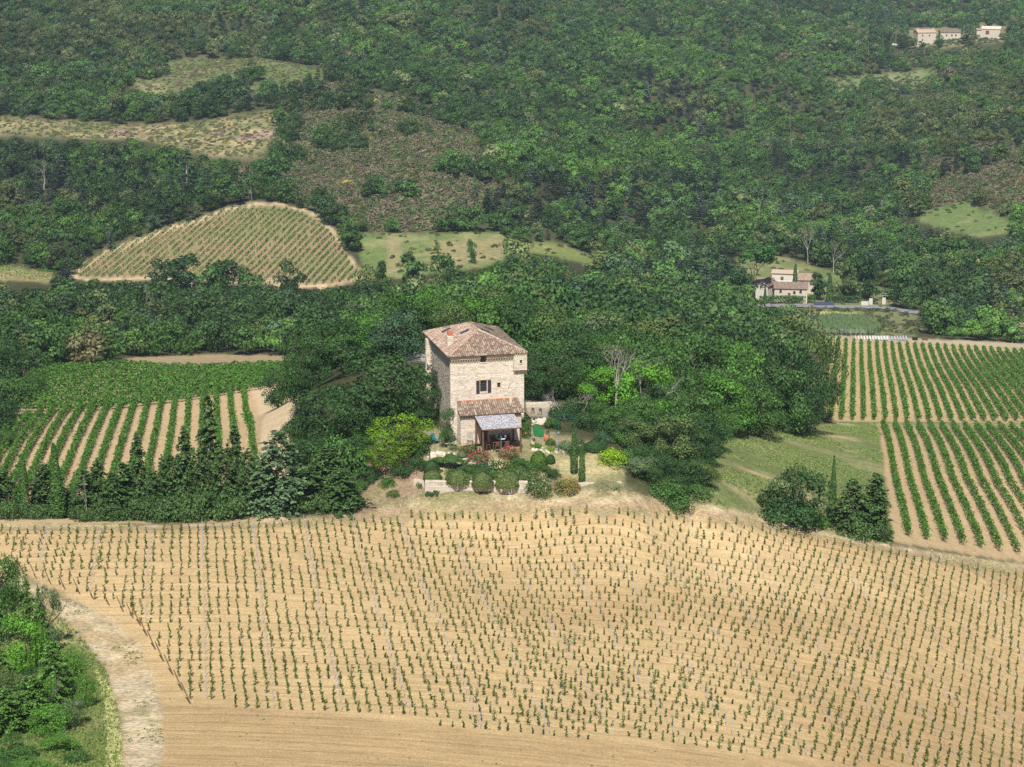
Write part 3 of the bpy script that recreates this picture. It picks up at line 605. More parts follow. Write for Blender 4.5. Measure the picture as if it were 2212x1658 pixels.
tuft_field('dry_grass', 'straw coloured grass along the track edge', [tuple(x) for x in ()] or world_poly([(205,1440),(245,1500),(262,1600),(270,1700),(225,1700),(232,1600),(225,1520)]), 2200, .08, .25, 'dry grass', 2)
tuft_field('track_weeds', 'low weeds in patches on the dirt track', 'track', 4200, .10, .10, 'olive green', 3, (5, .50))
tuft_field('field_weeds', 'small seedlings scattered on the bare strip', 'tilled', 260, .07, .12, 'mid green', 4)
tuft_field('bank_grass', 'dry grass on the headland above the field', 'upper_track', 9000, .09, .16, 'dry grass', 5, (5, .5))
tuft_field('meadow_grass', 'green grass tufts in the right meadow', 'meadow', 9000, .16, .22, 'grass', 6, (9, .5))

# ------------------------------------------------------------------ mature vineyards: each row a thing
def vine_row(px_line, nm, label, group, size=.17, per_m=38, h=1.45, wd=.42, seed=0, clip=None, gap=0.0, mat_='vine'):
    W3 = cast([p[0] for p in px_line], [p[1] for p in px_line]); r_ = np.random.default_rng(seed); Ps = []
    for a, b in zip(W3[:-1], W3[1:]):
        L = np.linalg.norm(b[:2] - a[:2]); k = int(L * per_m)
        if k < 1: continue
        t = r_.uniform(0, 1, k); d = (b[:2] - a[:2]) / L; nn = np.array([-d[1], d[0]])
        x = a[0] + (b[0] - a[0]) * t; y = a[1] + (b[1] - a[1]) * t
        bush = .75 + .5 * vnoise(x, y, 1.1, seed + 3, 2); 
        if gap: keep = vnoise(x, y, 3.0, seed + 9, 2) > gap; x, y, bush = x[keep], y[keep], bush[keep]; k = len(x)
        hh = r_.uniform(.22, 1, k) ** .8; side = r_.normal(0, .5, k) * (1.05 - .45 * hh) * wd * bush
        x = x + nn[0] * side; y = y + nn[1] * side; z_ = ground(x, y) + hh * h * bush * .95
        Ps.append((np.stack([x, y, z_], 1), np.column_stack([nn[0] * side, nn[1] * side, hh * .6])))
    if not Ps: return None
    P_ = np.concatenate([p[0] for p in Ps]); N_ = np.concatenate([p[1] for p in Ps]); hs = r_.uniform(.65, 1.3, len(P_))
    if len(P_) < 6: return None
    me = quads_mesh('foliage', leaf_quads(P_, N_, size, r_, .7), hs, LM[mat_])
    return tag(link(nm, me), label, 'vine row', group)
c0 = 0
for n_ in range(0, 19):
    bx, by, tx, ty = 1962 + 39.5 * n_, 1162 + 6.5 * n_, 1907 + 25 * n_, 923 + .3 * n_
    if tx > 2400: continue
    vine_row([(bx, by), (tx + (bx - tx) * .45, ty + (by - ty) * .45), (tx, ty)], 'vine_row', f'leafy vine row in the lower right vineyard, {ordn(n_)} from the meadow', 'rows of the lower right vineyard', .20, 46, 1.7, .62, 200 + n_)
for n_ in range(-4, 31):
    bx, by, tx, ty = 1841 + 23.8 * n_, 909 + .2 * n_, 1844 + 16.4 * n_, 741 + .95 * n_
    vine_row([(bx, by), ((bx + tx) / 2, (by + ty) / 2), (tx, ty)], 'vine_row', f'leafy vine row in the upper right vineyard, {ordn(n_ + 4)} from the wood', 'rows of the upper right vineyard', .28, 24, 1.65, .64, 300 + n_)
for n_ in range(0, 20):
    xt, yt = 1755 - 96.5 * n_, 610 + 10.3 * n_ + (0 if n_ < 15 else 20 * (n_ - 14))
    yb = 1400; xb = 1487 + (xt - 1487) * (yb + 932) / (yt + 932)
    f_ = lambda x, y: (x * .2989, 661 + y * .2989)
    vine_row([f_(xb, yb), f_((xb + xt) / 2, (yb + yt) / 2), f_(xt, yt)], 'vine_row', f'tall vine row running down towards the conifers, {ordn(n_)} from the bare bank', 'long rows of the left vineyard', .22, 46, 1.7, .62, 400 + n_)
lowc = [(70,765),(600,765),(1100,715),(1600,650),(2135,545)]; upc = [(285,488),(710,428),(1200,462),(1700,455),(2070,442)]
for n_ in range(15):
    t = n_ / 14; tt = t ** .9
    vine_row([((a[0] + (b[0] - a[0]) * tt) * .2989, 661 + (a[1] + (b[1] - a[1]) * tt) * .2989) for a, b in zip(lowc, upc)], 'vine_row', f'vine row in the dense green left vineyard, {ordn(n_)} from its front edge', 'rows of the dense left vineyard', .32, 40, 1.7, .95, 500 + n_)
HP = [(400,722),(440,655),(600,575),(760,505),(900,450),(1100,390),(1300,332),(1400,318),(1600,315),(1750,350),(1850,405),(1930,475),(2000,590),(2085,700),(2040,745),(1800,772),(1500,760),(800,725)]
hn = 0
for k in range(60):
    x0 = 300 + 44 * k; sl_ = -(1.30 - .40 * min(1, k / 36)); seg = []
    for y in np.arange(770, 310, -8.):
        x = x0 + (740 - y) * -sl_
        if in_poly(np.array([x]), np.array([y]), HP)[0]: seg.append((x * .3735, 330.5 + y * .3735))
    if len(seg) < 3: continue
    vine_row([seg[0], seg[len(seg) // 2], seg[-1]], 'vine_row', f'thin vine row on the rounded hill vineyard, {ordn(hn)} from its left end', 'rows of the hill vineyard', .32, 9, 1.3, .36, 600 + k, gap=.25); hn += 1
for k in range(5):
    vine_row([(-60, 578 + 6 * k), (60, 578 + 6.5 * k), (118, 584 + 5 * k)], 'vine_row', f'short vine row left of the rounded hill vineyard, {ordn(k)} from the top', 'rows left of the hill vineyard', .34, 6, 1.3, .5, 700 + k)

# ------------------------------------------------------------------ foliage prototypes
def proto(fn, name, m, **k):
    q, s_ = fn(**k)[:2]; return quads_mesh(name, q, s_, LM[m])
BLN = [proto(crown_cloud, 'crown', 'mid green', rng=np.random.default_rng(20 + i), nq=5200, size=.046, lobes=[30, 24, 36, 28, 40][i], flat=[.85, 1.0, .8, 1.1, .9][i]) for i in range(5)]
BLM = [proto(crown_cloud, 'crown', 'mid green', rng=np.random.default_rng(40 + i), nq=950, size=.115, lobes=[12, 15, 11, 17, 14][i], lob=(.28, .5), flat=[.85, 1.0, .8, 1.1, .9][i]) for i in range(5)]
MAPLE = quads_mesh('crown', *crown_cloud(np.random.default_rng(48), 4600, .040, 46, .9, 0, -.7, (.13, .27))[:2], LM['mid green'])
def cone_prof(a, b, p): return lambda t: a * (1 - t) ** p + b
CON = [quads_mesh('crown', *conifer_cloud(np.random.default_rng(60), 5200, .019, cone_prof(.26, .02, .72), 34, .22, .55, 9), LM['conifer']),
       quads_mesh('crown', *conifer_cloud(np.random.default_rng(61), 4600, .019, cone_prof(.15, .018, .6), 40, .3, .6, 7), LM['conifer']),
       quads_mesh('crown', *conifer_cloud(np.random.default_rng(62), 5600, .022, cone_prof(.34, .04, .6), 22, .05, .35, 11), LM['conifer']),
       quads_mesh('crown', *conifer_cloud(np.random.default_rng(63), 4600, .019, lambda t: .20 * (1 - t) ** .6 * (.5 + .5 * min(1, t * 3 + .35)), 38, .3, .55, 8), LM['conifer'])]
CONM = quads_mesh('crown', *conifer_cloud(np.random.default_rng(64), 900, .035, cone_prof(.28, .02, .85), 12, .12, .3, 8), LM['conifer'])
CYP = [quads_mesh('crown', *column_cloud(np.random.default_rng(70), 2600, .016, lambda t: .085 * min(1, (t + .03) * 9) * (1 - t) ** .5 * (1 if t < .8 else 1)), LM['cypress']),
       quads_mesh('crown', *column_cloud(np.random.default_rng(71), 2600, .014, lambda t: .060 * min(1, (t + .05) * 7) * (1 - t ** 2.2) + .002), LM['cypress']),
       quads_mesh('crown', *column_cloud(np.random.default_rng(72), 2600, .014, lambda t: .075 * (1 - t) ** .8 * min(1, (t + .1) * 5)), LM['cypress'])]
BUSH = [proto(crown_cloud, 'foliage', 'mid green', rng=np.random.default_rng(80 + i), nq=2600, size=.06, lobes=22, flat=.8, low=-.1, lob=(.25, .45)) for i in range(3)]
BUSHM = [proto(crown_cloud, 'foliage', 'mid green', rng=np.random.default_rng(85 + i), nq=170, size=.21, lobes=8, flat=.8, low=-.1, lob=(.3, .5)) for i in range(3)]
def dome_cloud(rng, nq, size):
    d = rng.normal(0, 1, (nq, 3)); d[:, 2] = np.abs(d[:, 2]); d /= np.linalg.norm(d, axis=1)[:, None]
    d *= (1 + .05 * np.sin(d[:, :1] * 7) + rng.uniform(-.06, .03, (nq, 1))); return leaf_quads(d, d, size, rng, .35), rng.uniform(.65, 1.3, nq)
DOME = quads_mesh('foliage', *dome_cloud(np.random.default_rng(90), 3600, .085), LM['hedge'])
def trunk_mesh(seed, m='bark', h=1, r=.035, depth=3, **k):
    return branch_tree(np.random.default_rng(seed), h, r, depth, **k).mesh('trunk', M[m])
TRK = [trunk_mesh(300 + i, r=.03, depth=3, trunk_frac=.5) for i in range(4)]
TRC = MB().tube((0, 0, -.03), (0, 0, .55), .022, .014, 6).tube((0, 0, .55), (0, 0, .96), .014, .004, 5).mesh('trunk', M['pale_bark'])
DEAD = [branch_tree(np.random.default_rng(330 + i), 1, .034, 5, spread=.5, kids=(2, 4), trunk_frac=.42).mesh('branches', M['dead']) for i in range(4)]
def slot(o, m):
    o.material_slots[0].link = 'OBJECT'; o.material_slots[0].material = m
SPOT = {}
def reg(key, o):
    SPOT.setdefault(key, o)
def tree(kind, loc, h, wd, tone, label, cat='tree', group=None, pi=0, hc=.8, name=None, rz=None, m=None, lean=0):
    """kind: broad, mid, conifer, cypress, bush, dome, dead; loc on the ground; h height, wd width"""
    rz = random.uniform(0, 6.28) if rz is None else rz
    if name is None: name = {'broad': 'broadleaf_tree', 'mid': 'broadleaf_tree', 'conifer': 'conifer_tree', 'cypress': 'cypress_tree', 'bush': 'shrub', 'dome': 'clipped_shrub', 'dead': 'dead_tree'}[kind]
    r = thing(name, label, cat, loc, rz, group); m = m or LM.get(tone)
    if kind in ('broad', 'mid'):
        me = MAPLE if pi == 50 else (BLN if kind == 'broad' else BLM)[pi % 5]; o = link('crown', me, r); slot(o, m); zr = h * hc / 1.75; o.scale = (wd / 2, wd / 2, zr); o.location = (0, 0, h - zr * .95)
        o.rotation_euler = (0, lean, 0); reg(me.name, o)
        t = link('trunk', TRK[pi % 4], r); t.scale = (h * .8, h * .8, h * .72); t.location = (0, 0, -.3)
    elif kind == 'conifer':
        me = CONM if pi == 9 else CON[pi]; o = link('crown', me, r); slot(o, m); k = wd / (.52 if pi == 0 else .30 if pi == 1 else .7 if pi == 2 else .36 if pi == 3 else .56)
        o.scale = (k, k, h * .93); o.location = (0, 0, h * .05); reg(me.name, o)
        t = link('trunk', TRC, r); t.scale = (h * .8, h * .8, h)
    elif kind == 'cypress':
        me = CYP[pi]; o = link('crown', me, r); slot(o, m); k = wd / (.17 if pi == 0 else .12 if pi == 1 else .13); o.scale = (k, k, h); o.rotation_euler = (lean, lean, 0); reg(me.name, o)
        t = link('trunk', TRC, r); t.scale = (h * .5, h * .5, h * .5)
    elif kind == 'bush':
        me = BUSH[pi % 3]; o = link('foliage', me, r); slot(o, m); o.scale = (wd / 2, wd / 2, h / 1.05); o.location = (0, 0, h * .12); reg(me.name, o)
        t = link('stem', TRK[pi % 4], r); t.scale = (h * .9, h * .9, h * .55)
    elif kind == 'dome':
        o = link('foliage', DOME, r); slot(o, m); o.scale = (wd / 2, wd / 2 * .9, h * .8); o.location = (0, 0, h * .15)
        t = link('stem', TRK[pi % 4], r); t.scale = (h * .9, h * .9, h * .5)
    elif kind == 'dead':
        me = DEAD[pi % 4]; o = link('branches', me, r); ext = max(abs(c) for v in me.vertices for c in v.co[:2]) if 'ext' not in me else me['ext']; me['ext'] = ext
        zt = me.get('zt') or max(v.co[2] for v in me.vertices); me['zt'] = zt; o.scale = (wd / 2 / ext, wd / 2 / ext, h / zt)
    return r
def px_tree(kind, u, vtop, wpx, z, tone, label, **k):
    """stand a tree at picture column u and distance z, its top reaching row vtop"""
    p = at_depth(u, PH / 2, z); x, y = p[0], p[1]
    for _ in range(4):                                      # settle on the ground at that distance
        g = float(ground(x, y)); y = (z + (g - CAMZ) * sp) / cp; x = (u - PW / 2) / F * z
    dx, dy, dz = pray(u, vtop); top = CAMZ + dz / dy * y
    h = max(top - g, .4); wd = wpx / F * z
    return tree(kind, (x, y, g - .05), h, wd, tone, label, **k)
T = px_tree
def ZB(u, vb): return float(project(cast1(u, vb))[2])
G_H = 'trees around the tower house'
# --- left of the tower house
T('broad', 838, 757, 235, 266, 'dark green', 'big dark spreading tree directly left of the tower house', pi=0, group=G_H, hc=.95)
T('broad', 745, 690, 190, 300, 'dark green', 'tall dark tree with a shadowed hollow, left behind the tower', pi=1, group=G_H, hc=.8)
T('broad', 655, 742, 95, 285, 'dark green', 'round tree at the right end of the dense left vineyard', pi=2, group=G_H, hc=.95)
T('broad', 705, 842, 165, 268, 'grey green', 'grey green ash tree above the fig, left of the big dark tree', pi=3, group=G_H, hc=.95, m=LM['dark green'])
T('broad', 925, 800, 110, 262, 'dark green', 'dark tree crown touching the left wall of the tower', pi=4, group=G_H, hc=.95)
T('broad', 780, 830, 150, 262, 'mid green', 'mid green crown below the big dark tree', pi=2, group=G_H, hc=.95, m=LM['dark green'])
T('bush', 738, 925, 140, 251, 'blue green', 'broad fig shrub between the conifers and the maple', pi=0, group=G_H, m=LM['mid green'])
T('broad', 868, 885, 160, 252.5, 'yellow green', 'bright yellow green maple in front of the big dark tree', pi=50, group=G_H, m=leaf_mat('maple leaf', (.11, .165, .018)), hc=.9)
T('broad', 832, 945, 112, 249.5, 'yellow green', 'low left bough of bright maple leaves by the dry bank', pi=50, group=G_H, m=leaf_mat('maple leaf low', (.10, .155, .018)), hc=.8)
T('bush', 863, 966, 26, 250, 'rusty brown', 'small rusty orange shrub in the bright maple', pi=1, m=LM['rusty brown'])
T('broad', 968, 885, 42, 252.3, 'fresh green', 'small fresh green tree against the corner of the lean-to', pi=3, group=G_H, hc=.95, m=LM['mid green'])
T('broad', 880, 665, 90, 330, 'grey green', 'rounded grey green holm oak just behind the tower, left', pi=1, group=G_H, hc=.95, m=leaf_mat('holm oak leaf', (.12, .145, .07)))
for n_, (u, v_, h, w_, tn) in enumerate([(772,1062,1.6,2.6,'mid green'),(800,1040,2.2,3,'dark green'),(838,1050,1.2,2.2,'mid green'),(868,1030,1.8,3,'dark green'),(900,1015,2.0,2.6,'dark green'),(910,985,2.2,2.6,'mid green'),(925,960,1.2,1.8,'mid green'),(850,1072,.9,1.8,'olive green')]):
    tree('bush', tuple(cast1(u, v_)), h, w_, tn, f'{tn} bush on the dry bank under the maple, {ordn(n_)} from the left', cat='shrub', pi=n_, group='bushes on the dry bank')
# --- right of the tower house
RT = [('broad',1195,672,150,312,'olive green',3,'olive green tree rising just right of the tower roof'),('broad',1172,742,110,296,'dark green',0,'dark oak touching the right wall of the tower'),
 ('broad',1262,716,150,308,'mid green',2,'mid green oak behind the tangle of dead branches'),('broad',1330,690,150,325,'dark green',1,'dark oak behind the dead topped ash'),
 ('broad',1430,740,150,312,'mid green',0,'mid green tree right of the dead topped ash'),('broad',1500,700,160,332,'mid green',4,'large mid green oak in the middle of the right wood'),
 ('broad',1590,720,150,335,'fresh green',1,'fresh green tree in the middle of the right wood'),('broad',1680,738,160,345,'dark green',3,'dark green oak near the right end of the wood'),
 ('broad',1745,760,125,352,'dark green',2,'dark green oak at the corner of the upper right vineyard'),('broad',1770,690,110,380,'olive green',0,'olive green tree at the top corner of the right vineyard'),
 ('broad',1640,835,130,325,'mid green',0,'low mid green tree above the meadow edge'),('broad',1735,835,110,345,'dark green',4,'dark low tree where the wood meets the meadow path'),
 ('broad',1560,815,130,318,'fresh green',3,'fresh green tree above the upper meadow edge'),('broad',1490,835,165,285,'mid green',2,'tall grey green willow left of the meadow'),
 ('broad',1500,930,110,262,'dark green',1,'dark undergrowth tree at the foot of the willow'),('broad',1428,905,120,268,'dark green',4,'dark shaded tree behind the lawn shrubs'),
 ('bush',1462,985,120,254,'dark green',0,'dark spreading bush right of the grey green bush'),('broad',1382,982,84,249,'grey green',2,'grey green bush at the end of the low garden wall'),
 ('bush',1438,1032,90,247,'mid green',1,'low green bramble patch on the bank'),('bush',1500,1040,80,250,'mid green',2,'low green thicket at the meadow corner'),
 ('bush',1462,1062,75,246,'mid green',0,'lowest bramble mound beside the track'),('bush',1415,1005,34,248,'olive green',2,'small ochre bush between the dark bushes'),
 ('broad',1330,920,95,263,'dark green',3,'dark shrub tree behind the yellow green laurel'),('broad',1250,905,80,272,'dark green',2,'dark tree behind the cypress pair')]
for a in RT: T(a[0], a[1], a[2], a[3], a[4], a[5], a[7], pi=a[6], group='trees and bushes right of the tower house', hc=.95, **({'m': LM['grey green']} if 'willow' in a[7] and 0 else {}))
T('broad', 1388, 770, 150, 279, 'fresh bright', 'bright green ivy covered ash with dead top, right of the tower', pi=1, group=G_H, hc=.92, m=LM['fresh bright'])
T('broad', 1305, 795, 120, 281, 'fresh bright', 'bright green left bough of the dead topped ash', pi=3, group=G_H, hc=.75, m=LM['fresh bright'])
T('dead', 1330, 738, 150, 277, '', 'bare forked dead ash trunk with pale limbs above the bright leaves', pi=0, name='dead_tree')
T('dead', 1378, 735, 100, 282, '', 'thin bare limbs rising behind the bright ash', pi=1, name='dead_tree')
T('dead', 1425, 755, 100, 283, '', 'pale leaning dead branch right of the bright ash', pi=2, name='dead_tree')
for (u, v_, h, w_, lb, k) in ((1222, 908, 4.6, 7.5, 'low tangle of dead grey branches right of the tower', 3), (1262, 906, 4.2, 7, 'pale fallen dead boughs beside the bright ash', 1), (1190, 898, 3.2, 4.5, 'small dead branch pile next to the lane', 2)):
    tree('dead', tuple(cast1(u, v_)), h, w_, '', lb, name='dead_tree', pi=k)
T('cypress', 1240, 912, 17, 247.5, 'cypress', 'taller left cypress of the pair on the lawn', cat='cypress', pi=1, group='cypress pair on the lawn')
T('cypress', 1257, 950, 14, 245.5, 'cypress', 'shorter right cypress of the pair on the lawn', cat='cypress', pi=1, group='cypress pair on the lawn')
T('dome', 1286, 950, 54, 254, 'hedge', 'dark rounded clipped laurel behind the cypress pair', cat='shrub', m=LM['dark green'])
T('bush', 1322, 966, 72, 250, 'yellow green', 'bright yellow green laurel bush on the lawn', cat='shrub', pi=2, m=leaf_mat('laurel leaf', (.19, .26, .02)))
for n_, (u, v_, h, w_, tn) in enumerate([(1195,925,1.6,2.6,'mid green'),(1212,905,2.4,3.6,'dark green'),(1238,900,3.0,4,'dark green'),(1262,925,2.6,4,'dark green'),(1284,905,3.4,4.5,'dark green'),(1305,930,2.8,4,'mid green'),(1325,945,2.6,3.6,'dark green'),(1345,962,2.2,3.5,'mid green'),(1300,955,1.6,2.6,'blue green'),(1358,1000,2.2,3.4,'mid green')]):
    tree('bush', tuple(cast1(u, v_)), h, w_, tn, f'{tn} shrub under the dead boughs behind the lawn, {ordn(n_)} from the left', cat='shrub', pi=n_, group='shrubs behind the lawn')
for n_, (u, vt, wd, z) in enumerate([(603,232,34,950),(612,262,36,900),(600,300,30,860),(590,330,36,830),(560,345,40,800)]):
    T('mid', u, vt, wd, z, 'mid green', f'small tree at the right end of the flowering field, {ordn(n_)} from the top', pi=n_, group='trees closing the flowering field')
for n_, (u, vt, wd, z, lb) in enumerate([(1968,78,26,1462,'left of the tall top farmhouse'),(2028,76,24,1455,'between the two top farmhouses'),(2078,80,26,1460,'right of the low top farmhouse'),(2108,76,18,1470,'before the small ruined gable'),(2168,72,24,1470,'right of the roofless barn'),(1990,88,20,1455,'below the tall top farmhouse')]):
    T('mid', u, vt, wd, z, 'mid green', f'small round tree {lb}', pi=n_, group='trees around the top farm')
# --- clump on the meadow
T('broad', 1725, 1000, 165, ZB(1725, 1128), 'dark green', 'broad dark bushy oak alone on the meadow', pi=0, hc=1.1)
T('bush', 1700, 1072, 140, ZB(1700, 1132), 'dark green', 'dark skirt of shrubs under the meadow oak', pi=1)
T('cypress', 1797, 984, 19, ZB(1797, 1125), 'cypress', 'single slender cypress on the meadow', cat='cypress', pi=2)
T('conifer', 1840, 1032, 110, ZB(1840, 1150), 'conifer', 'fan shaped fir right of the meadow cypress', cat='fir', pi=2)
T('conifer', 1888, 1018, 70, ZB(1888, 1160), 'conifer', 'narrow ragged fir at the vineyard corner', cat='fir', pi=1)
T('bush', 1850, 1108, 100, ZB(1850, 1158), 'conifer', 'dark low conifer skirt at the field corner', pi=2, m=LM['conifer']); T('bush', 1903, 1118, 50, ZB(1903, 1166), 'conifer', 'last low bush before the right vineyard', pi=0, m=LM['conifer'])
T('bush', 1774, 1108, 34, ZB(1774, 1142), 'fresh green', 'small bright green shrub under the meadow cypress', pi=1)
# --- conifer belt in front of the left vineyard
BELT = [(-60,1000,60,0),(-25,975,55,1),(12,1010,70,0),(52,985,30,'c'),(98,1000,60,1),(128,958,34,'c'),(132,1040,60,0),(158,1050,26,'c'),(187,1010,55,1),(215,990,60,3),(245,1015,60,0),(272,995,60,1),(302,930,52,3),(335,1010,60,0),
 (372,975,66,0),(404,915,60,3),(438,960,60,0),(457,845,56,1),(480,960,66,0),(512,912,50,3),(540,965,60,0),(565,1000,70,1),(640,1010,70,1),(672,1000,66,0),(705,960,84,0),(738,1010,90,0)]
lastc = 0; ci = 0
for n_, (u, vt, wd, k) in enumerate(BELT):
    z = 241 + (n_ * 7 % 5) * 1.2 + (4 if vt < 950 else 0)
    if k == 'c': T('cypress', u, vt, wd, z, 'cypress', ['narrow dark cypress, first from the left in the conifer belt', 'tall dense cypress, second from the left in the conifer belt', 'short narrow cypress beside the bare trunk, third in the belt'][ci], cat='cypress', pi=0, group='conifer belt below the left vineyard', m=LM['cypress'], lean=.02); ci += 1
    else: T('conifer', u, vt, wd * (1.22 if k != 1 else 1.15), z, 'conifer', ('tallest ragged dark fir' if vt == 845 else 'ragged dark fir') + f', {ordn(n_)} tree from the left in the conifer belt', cat='fir', pi=k, group='conifer belt below the left vineyard')
for n_, (u, vt, wd) in enumerate([(20,1075,90),(75,1085,80),(110,1090,70),(185,1085,80),(235,1065,90),(290,1070,90),(345,1060,90),(400,1050,100),(450,1045,100),(505,1055,100),(560,1065,90),(615,1070,80),(665,1060,95),(715,1060,90),(752,1075,70)]):
    T('bush', u, vt, wd, 240 + (n_ % 3), 'conifer', f'dark low evergreen bush at the foot of the conifer belt, {ordn(n_)} from the left', group='low evergreens of the conifer belt', cat='shrub', pi=n_, m=LM['conifer'])
T('conifer', 602, 925, 150, 240, 'cedar', 'pale blue green cedar standing in the conifer belt', cat='cedar', pi=2, m=LM['cedar'])
T('conifer', 486, 985, 26, 242, '', 'brown withered conifer right of the tallest fir', cat='fir', pi=1, m=leaf_mat('withered needles', (.24, .17, .12)))
T('dead', 188, 1020, 26, 239, '', 'bare pale conifer trunk at the left of the belt', pi=2, name='dead_tree')
for n_, (u, vt, wd, k) in enumerate(sorted([(330,1040,80,3),(355,1000,80,0),(390,1000,80,3),(422,990,80,0),(470,1010,90,0),(497,975,70,3),(528,1010,80,0),(556,1030,80,3),(590,1040,80,0),(655,1030,90,3),(690,1010,90,0),(722,980,90,3),(752,1030,80,0),(765,1075,50,0),(285,1050,70,0),(255,1045,70,3),(150,1080,60,0),(40,1070,60,3),(80,1060,60,0)])):
    T('conifer', u, vt - 22, wd * .66, 244.5, 'conifer', f'shorter dark fir in the back line of the conifer belt, {ordn(n_)} from the left', cat='fir', pi=k, group='second line of the conifer belt')
for n_, (u, vt, wd, z, tn) in enumerate([(-30,700,170,385,'dark green'),(40,735,130,392,'dark green'),(20,800,130,352,'mid green'),(-40,830,150,340,'dark green'),(75,790,60,385,'mid green'),(-10,865,90,335,'dark green'),(10,925,60,320,'mid green')]):
    T('broad', u, vt, wd, z, tn, f'{tn} tree at the left frame edge beside the vineyards, {ordn(n_)} from the top', group='wood edge left of the vineyards', pi=n_, hc=1)
FR = np.random.default_rng(66)
for n_, (u, vt, wd, z, tn) in enumerate(sorted([(1225,880,80,282,'dark green'),(1290,865,90,286,'dark green'),(1345,880,95,280,'mid green'),(1395,850,110,290,'dark green'),(1450,880,110,284,'mid green'),(1510,885,110,280,'dark green'),(1545,900,90,296,'mid green'),(1350,935,80,266,'dark green'),(1395,935,90,264,'mid green'),
    (1445,955,100,260,'mid green'),(1490,975,110,258,'dark green'),(1525,965,70,266,'mid green'),(1420,1010,80,252,'mid green'),(1475,1020,90,252,'dark green'),(1510,1030,60,254,'olive green'),(1210,845,70,290,'dark green'),(1275,900,60,272,'mid green'),(1310,940,60,262,'dark green'),(1575,870,90,315,'mid green'),(1440,820,120,300,'mid green'),(1250,790,120,300,'dark green'),(1540,780,130,322,'mid green'),(1620,780,130,332,'dark green'),(1700,800,120,340,'mid green'),
    (650,900,80,275,'dark green'),(690,950,90,262,'mid green'),(770,960,80,256,'dark green'),(800,900,100,262,'dark green'),(915,880,70,260,'dark green'),(780,1010,50,248,'mid green'),(600,790,90,325,'dark green'),(680,700,130,335,'dark green'),(800,660,110,345,'dark green'),(640,760,90,310,'mid green')])):
    T('broad', u, vt, wd, z, tn, f'{tn} grove tree ' + ('right' if u > 1000 else 'left') + f' of the tower, {ordn(n_ if u < 1000 else n_ - 10)} from the left', group='grove around the tower house', pi=n_, hc=1.0)
GR = np.random.default_rng(123); gk = 0
for u, v_, h, w_ in sorted([(1150,862,6,6.5),(1260,858,7,7),(1310,856,8,8),(1360,870,8,8),(1400,890,8,8),(1450,890,9,9),(1500,905,9,9),(1540,925,7,7),(1300,885,4,6),(1345,905,5,6),(1270,905,3,4),(1310,925,3.2,5),(1345,940,4,5.5),(1385,935,6,7),(1430,940,7,8),(1475,955,8,8),(1520,965,6,7),
    (1370,970,3.5,5),(1410,985,4.5,6),(1455,1000,5.5,7),(1500,1010,6,7),(1530,1000,4,5),(1390,1010,3.5,5),(1430,1030,3.5,5),(1480,1050,3.5,5.5),(1515,1048,3,4.5),(1400,1040,2.5,4),(1450,1062,2,4),(1200,860,4,5),(1235,862,6,6),(690,1000,4.5,6),(730,1030,4,5.5),(660,960,5,6),(760,1000,3.5,5),(790,960,3,4.5),(700,1050,3,5),(640,1010,4,5)]):
    p = cast1(u, v_); tn = ['dark green', 'mid green', 'dark green', 'olive green', 'mid green'][gk % 5]
    tree('broad', tuple(p), h * GR.uniform(.85, 1.15), w_ * GR.uniform(.9, 1.15), tn, f'{tn} thicket tree beside the garden, {ordn(gk)} from the left', group='thicket trees beside the garden', pi=gk, hc=1.0); gk += 1
# --- scrub and pines at the lower left
LL = [('broad',10,1190,110,206,'mid green',0,'dark bush at the left edge beside the first end stakes'),('bush',-40,1260,150,196,'mid green',1,'green bush behind the fresh green bush at left'),('conifer',62,1245,60,196,'pine',0,'young pine at the left edge near the stakes'),
 ('broad',52,1335,120,187,'fresh bright',3,'fresh bright green leafy shrub at the left edge'),('conifer',90,1260,40,192,'pine',0,'thin young pine right of the left edge pine'),('broad',110,1255,60,193,'grey green',1,'greyish thorn bush at the track bend'),
 ('broad',150,1395,80,181,'fresh green',2,'green broom bush beside the track'),('conifer',-5,1370,90,180,'pine',0,'pine half out of the frame at left'),('conifer',118,1380,100,177,'pine',2,'bushy pine with pale dead twigs in the middle of the scrub'),
 ('broad',20,1440,90,176,'olive green',4,'olive green bush at the left edge'),('conifer',70,1455,110,171,'pine',2,'pine with a bare stem in the lower scrub'),('conifer',18,1480,90,168,'pine',0,'tall pine with bare forked stem at lower left'),
 ('broad',110,1520,110,168,'fresh green',0,'dense green thicket in the lower scrub'),('broad',35,1590,120,161,'mid green',1,'dense green bush in the bottom left corner'),('broad',130,1585,90,163,'fresh green',3,'green bush above the bottom edge'),('bush',165,1620,70,160,'mid green',2,'rounded bush at the bottom edge near the verge'),
 ('broad',160,1500,60,170,'grey green',2,'grey dry bush on the verge side'),('broad',100,1470,80,172,'fresh green',3,'green undergrowth bush behind the pines'),('broad',-30,1520,120,168,'dark green',2,'dark bush cut by the left frame edge'),('broad',60,1650,120,157,'fresh green',4,'fresh green bush cut by the bottom frame edge'),
 ('broad',-20,1660,120,157,'mid green',0,'green bush in the very corner at lower left'),('broad',80,1430,70,178,'dark green',1,'dark little bush between the pines'),('broad',185,1450,50,176,'fresh green',4,'low green broom at the verge edge')]
for a in LL: T(a[0], a[1], a[2], a[3], a[4], a[5], a[7], pi=a[6], group='scrub at the lower left', cat='pine' if a[5] == 'pine' else 'bush', name='pine_tree' if a[5] == 'pine' else 'shrub', **({'m': LM['pine']} if a[5] == 'pine' else {'hc': 1.0} if a[0] == 'broad' else {}))
T('dead', 112, 1462, 60, 174, '', 'pale dead twigs of a dry shrub among the pines', pi=0, name='dead_shrub', cat='shrub')
T('dead', 150, 1560, 60, 166, '', 'grey dead shrub beside the verge', pi=3, name='dead_shrub', cat='shrub')
